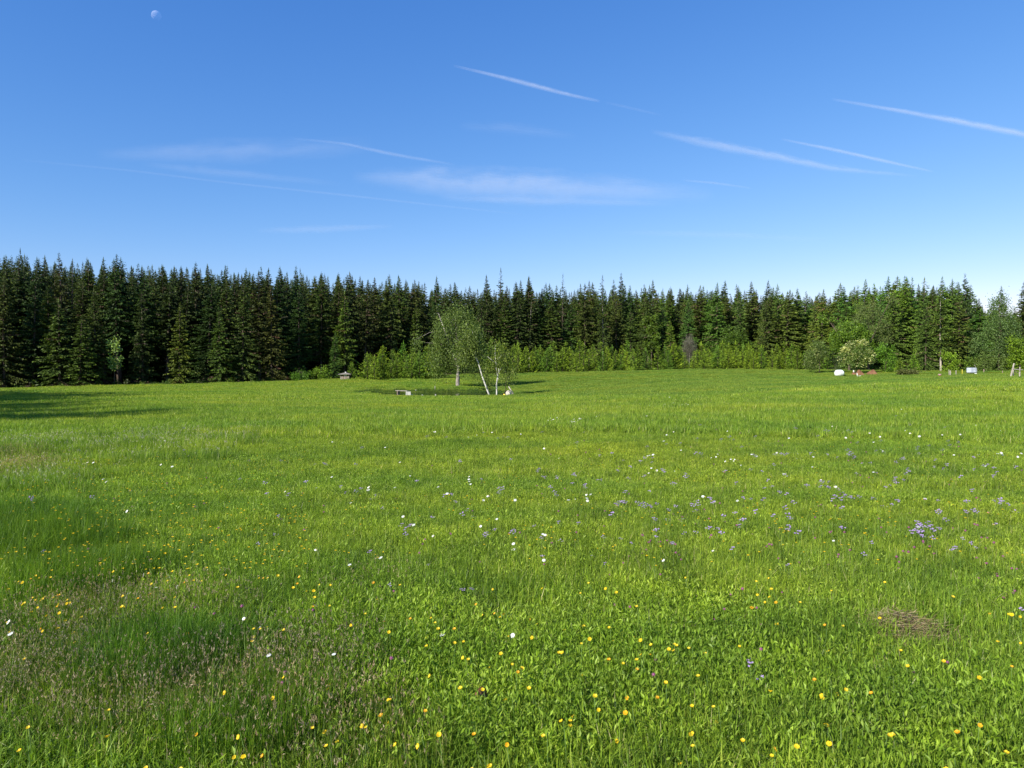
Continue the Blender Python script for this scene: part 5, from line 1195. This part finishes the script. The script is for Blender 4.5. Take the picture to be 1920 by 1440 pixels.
# ------------------------------------------------------------------ sky things: contrails, cirrus, moon
def cloud_mat(name, alpha, streak, fray):
    m = bpy.data.materials.new(name); n = nodes(m)
    uv = n.nodes.new('ShaderNodeUVMap'); uv.uv_map = 'UVMap'; sep = n.nodes.new('ShaderNodeSeparateXYZ'); n.links.new(uv.outputs[0], sep.inputs[0])
    mp = n.nodes.new('ShaderNodeMapping'); mp.inputs['Scale'].default_value = (streak * 1.5, 1.6 if fray < .7 else 5.0, 1); n.links.new(uv.outputs[0], mp.inputs['Vector'])
    oi = n.nodes.new('ShaderNodeObjectInfo'); ad = n.nodes.new('ShaderNodeVectorMath'); ad.operation = 'ADD'
    n.links.new(mp.outputs[0], ad.inputs[0]); n.links.new(oi.outputs['Location'], ad.inputs[1])
    f = noise(n, ad.outputs[0], 1.0, 6, .62)
    def mth(op, a, b=None, c=None, clamp=False):
        q = n.nodes.new('ShaderNodeMath'); q.operation = op; q.use_clamp = clamp
        for i, v in enumerate((a, b, c)):
            if v is None: continue
            if isinstance(v, (int, float)): q.inputs[i].default_value = v
            else: n.links.new(v, q.inputs[i])
        return q.outputs[0]
    v = mth('ADD', sep.outputs['Y'], mth('MULTIPLY', mth('SUBTRACT', f, .5), fray))
    e = mth('SUBTRACT', 1.0, mth('ABSOLUTE', mth('MULTIPLY_ADD', v, 2.0, -1.0)), clamp=True)       # 1 in the middle, 0 at the rims
    e = mth('POWER', mth('SMOOTH_MIN', e, 1.0, .3), 1.5)
    rim = mth('MULTIPLY', mth('MULTIPLY', sep.outputs['Y'], mth('SUBTRACT', 1.0, sep.outputs['Y'])), 4.0, clamp=True)
    e = mth('MULTIPLY', e, mth('POWER', rim, .9))
    ends = mth('MULTIPLY', mth('MULTIPLY', sep.outputs['X'], mth('SUBTRACT', 1.0, sep.outputs['X'])), 4.0, clamp=True)
    e = mth('MULTIPLY', e, mth('POWER', ends, .5 if fray < .7 else .8))
    e = mth('MULTIPLY', e, mth('MULTIPLY_ADD', f, 1.6, .2)); e = mth('MULTIPLY', e, alpha, clamp=True)
    d = n.nodes.new('ShaderNodeBsdfDiffuse'); d.inputs['Color'].default_value = (.80, .85, .92, 1)
    t = n.nodes.new('ShaderNodeBsdfTranslucent'); t.inputs['Color'].default_value = (.82, .88, .95, 1)
    ms = n.nodes.new('ShaderNodeMixShader'); ms.inputs[0].default_value = .6; n.links.new(d.outputs[0], ms.inputs[1]); n.links.new(t.outputs[0], ms.inputs[2])
    tr = n.nodes.new('ShaderNodeBsdfTransparent'); mx = n.nodes.new('ShaderNodeMixShader'); n.links.new(e, mx.inputs[0]); n.links.new(tr.outputs[0], mx.inputs[1]); n.links.new(ms.outputs[0], mx.inputs[2])
    o = n.nodes.new('ShaderNodeOutputMaterial'); n.links.new(mx.outputs[0], o.inputs[0]); return m
ALT = 9000.0
def sky_point(px, py):
    d = ray(px, py); t = (ALT - EYE) / d[2]; return np.array([d[0] * t, d[1] * t, ALT])
def trail(name, pts, widths, alpha, label, cat, streak=8, fray=.5, thick=22.0, group=None):
    """lens-shaped ice cloud at flight level following a line through the sky"""
    widths = [q * (.72 if cat == 'contrail' else 1.0) for q in widths]; alpha *= .74 if cat == 'contrail' else .9
    pts = np.array(pts, float); n = 40; t = np.linspace(0, 1, len(pts)); tt = np.linspace(0, 1, n)
    P = np.stack([np.interp(tt, t, pts[:, 0]), np.interp(tt, t, pts[:, 1])], 1)
    for _ in range(6): P[1:-1] = (P[:-2] + P[2:] + 2 * P[1:-1]) / 4
    W = np.interp(tt, np.linspace(0, 1, len(widths)), widths)
    T = np.gradient(P, axis=0); T /= np.linalg.norm(T, axis=1, keepdims=True); Nn = np.stack([-T[:, 1], T[:, 0]], 1)
    m = 9; V = []; UV = []; F = []
    for s in (1, -1):
        for i in range(n):
            for j in range(m):
                v = j / (m - 1); q = P[i] + Nn[i] * W[i] * (v - .5); p = sky_point(*q); p[2] += s * thick * math.sqrt(max(0, 1 - (2 * v - 1) ** 2)) * (1 if 0 < j < m - 1 else 0)
                V.append(p); UV.append((i / (n - 1), v))
    for s in (0, 1):
        for i in range(n - 1):
            for j in range(m - 1):
                a = s * n * m + i * m + j; f = (a, a + 1, a + m + 1, a + m); F.append(f if s else f[::-1])
    V = np.array(V); c = V.mean(0); me = bpy.data.meshes.new(name); me.from_pydata((V - c).tolist(), [], F)
    ul = me.uv_layers.new(name='UVMap'); idx = np.zeros(len(me.loops), np.int32); me.loops.foreach_get('vertex_index', idx)
    ul.data.foreach_set('uv', np.array(UV, np.float32)[idx].ravel()); me.polygons.foreach_set('use_smooth', np.ones(len(F), bool))
    me.materials.append(cloud_mat(name + '_ice', alpha, streak, fray)); me.update()
    o = put(name, me, None, tuple(c)); tag(o, label, cat, group); return o
trail('contrail', [(850, 123), (930, 142), (1000, 160), (1060, 176), (1125, 190)], [5, 13, 18, 13, 9], .36, 'short bright contrail high above the middle of the forest', 'contrail', 9, .5)
trail('contrail', [(1560, 186), (1700, 210), (1800, 228), (1930, 254), (2080, 280)], [8, 16, 26, 26, 22], .38, 'wide contrail running out at the right edge of the sky', 'contrail', 9, .5)
trail('contrail', [(1465, 261), (1560, 280), (1650, 300), (1750, 322)], [5, 13, 13, 6], .34, 'slim contrail just right of and above the broad ragged one', 'contrail', 8, .45)
trail('contrail', [(1220, 246), (1330, 270), (1450, 292), (1560, 316), (1720, 330)], [20, 38, 34, 24, 8], .26, 'broad ragged contrail spreading above the right half of the forest', 'contrail', 10, .9)
trail('contrail', [(550, 260), (640, 268), (720, 286), (780, 297), (850, 308)], [5, 8, 14, 12, 6], .17, 'faint bent contrail left of the middle of the sky', 'contrail', 8, .6)
trail('contrail', [(40, 300), (250, 320), (420, 342), (640, 365), (800, 383), (980, 402)], [6, 6, 6, 8, 7, 6], .085, 'very long hair-thin contrail crossing the left half of the sky', 'contrail', 16, .4)
trail('contrail', [(1280, 338), (1340, 343), (1410, 353)], [6, 9, 5], .16, 'tiny faint contrail right of the cirrus veil', 'contrail', 4, .5)
trail('contrail', [(1135, 192), (1180, 202), (1240, 216)], [6, 9, 6], .07, 'barely visible contrail continuing right of the bright short one', 'contrail', 4, .6)
trail('cirrus_cloud', [(660, 330), (850, 343), (1050, 352), (1340, 366)], [30, 84, 88, 40], .20, 'long pale cirrus veil low over the middle of the forest', 'cloud', 6, 1.0, 70)
trail('cirrus_cloud', [(820, 372), (1000, 376), (1270, 383)], [10, 24, 12], .10, 'thin cirrus streak under the long pale veil', 'cloud', 6, .9, 50)
trail('cirrus_cloud', [(480, 432), (600, 430), (740, 424)], [14, 22, 10], .09, 'low faint cirrus streak above the left forest', 'cloud', 5, .9, 50)
trail('cirrus_cloud', [(180, 290), (420, 285), (700, 275)], [30, 64, 46], .085, 'hazy cirrus film left of the bent contrail', 'cloud', 5, 1.0, 60)
trail('cirrus_cloud', [(270, 308), (400, 322), (640, 345)], [12, 26, 12], .06, 'thin cirrus film along the hair-thin contrail', 'cloud', 5, 1.0, 50)
trail('cirrus_cloud', [(860, 236), (960, 240), (1080, 256)], [20, 34, 18], .045, 'barely visible cirrus film below the bright contrail', 'cloud', 4, 1.0, 50)
trail('cirrus_cloud', [(1150, 436), (1350, 440), (1560, 450)], [12, 20, 12], .05, 'faint low cirrus streak above the right forest', 'cloud', 5, .9, 50)
def moon():
    import bmesh
    d = ray(293, 29); d = d / np.linalg.norm(d); Dm = 90000.0
    bm = bmesh.new(); bmesh.ops.create_uvsphere(bm, u_segments=48, v_segments=32, radius=Dm * 8.6 / 1643)
    me = bpy.data.meshes.new('moon'); bm.to_mesh(me); bm.free()
    me.polygons.foreach_set('use_smooth', np.ones(len(me.polygons), bool))
    m = bpy.data.materials.new('moon_seen_through_air'); n = nodes(m)
    tc = n.nodes.new('ShaderNodeTexCoord'); f = noise(n, tc.outputs['Generated'], 3.5, 4)
    c = ramp(n, f, [(.4, (.08, .08, .08)), (.6, (.13, .13, .13))])
    df = n.nodes.new('ShaderNodeBsdfDiffuse'); n.links.new(c, df.inputs['Color'])
    g = n.nodes.new('ShaderNodeNewGeometry'); bl = n.nodes.new('ShaderNodeMixShader'); tr2 = n.nodes.new('ShaderNodeBsdfTransparent')
    tr = n.nodes.new('ShaderNodeBsdfTransparent'); ad = n.nodes.new('ShaderNodeAddShader')
    n.links.new(df.outputs[0], ad.inputs[0]); n.links.new(tr.outputs[0], ad.inputs[1])
    n.links.new(g.outputs['Backfacing'], bl.inputs[0]); n.links.new(ad.outputs[0], bl.inputs[1]); n.links.new(tr2.outputs[0], bl.inputs[2])
    o = n.nodes.new('ShaderNodeOutputMaterial'); n.links.new(bl.outputs[0], o.inputs[0]); me.materials.append(m)
    tag(put('moon', me, None, tuple(d * Dm)), 'pale half moon high in the blue sky at the upper left', 'moon')
moon()
print('objects', len(bpy.data.objects))
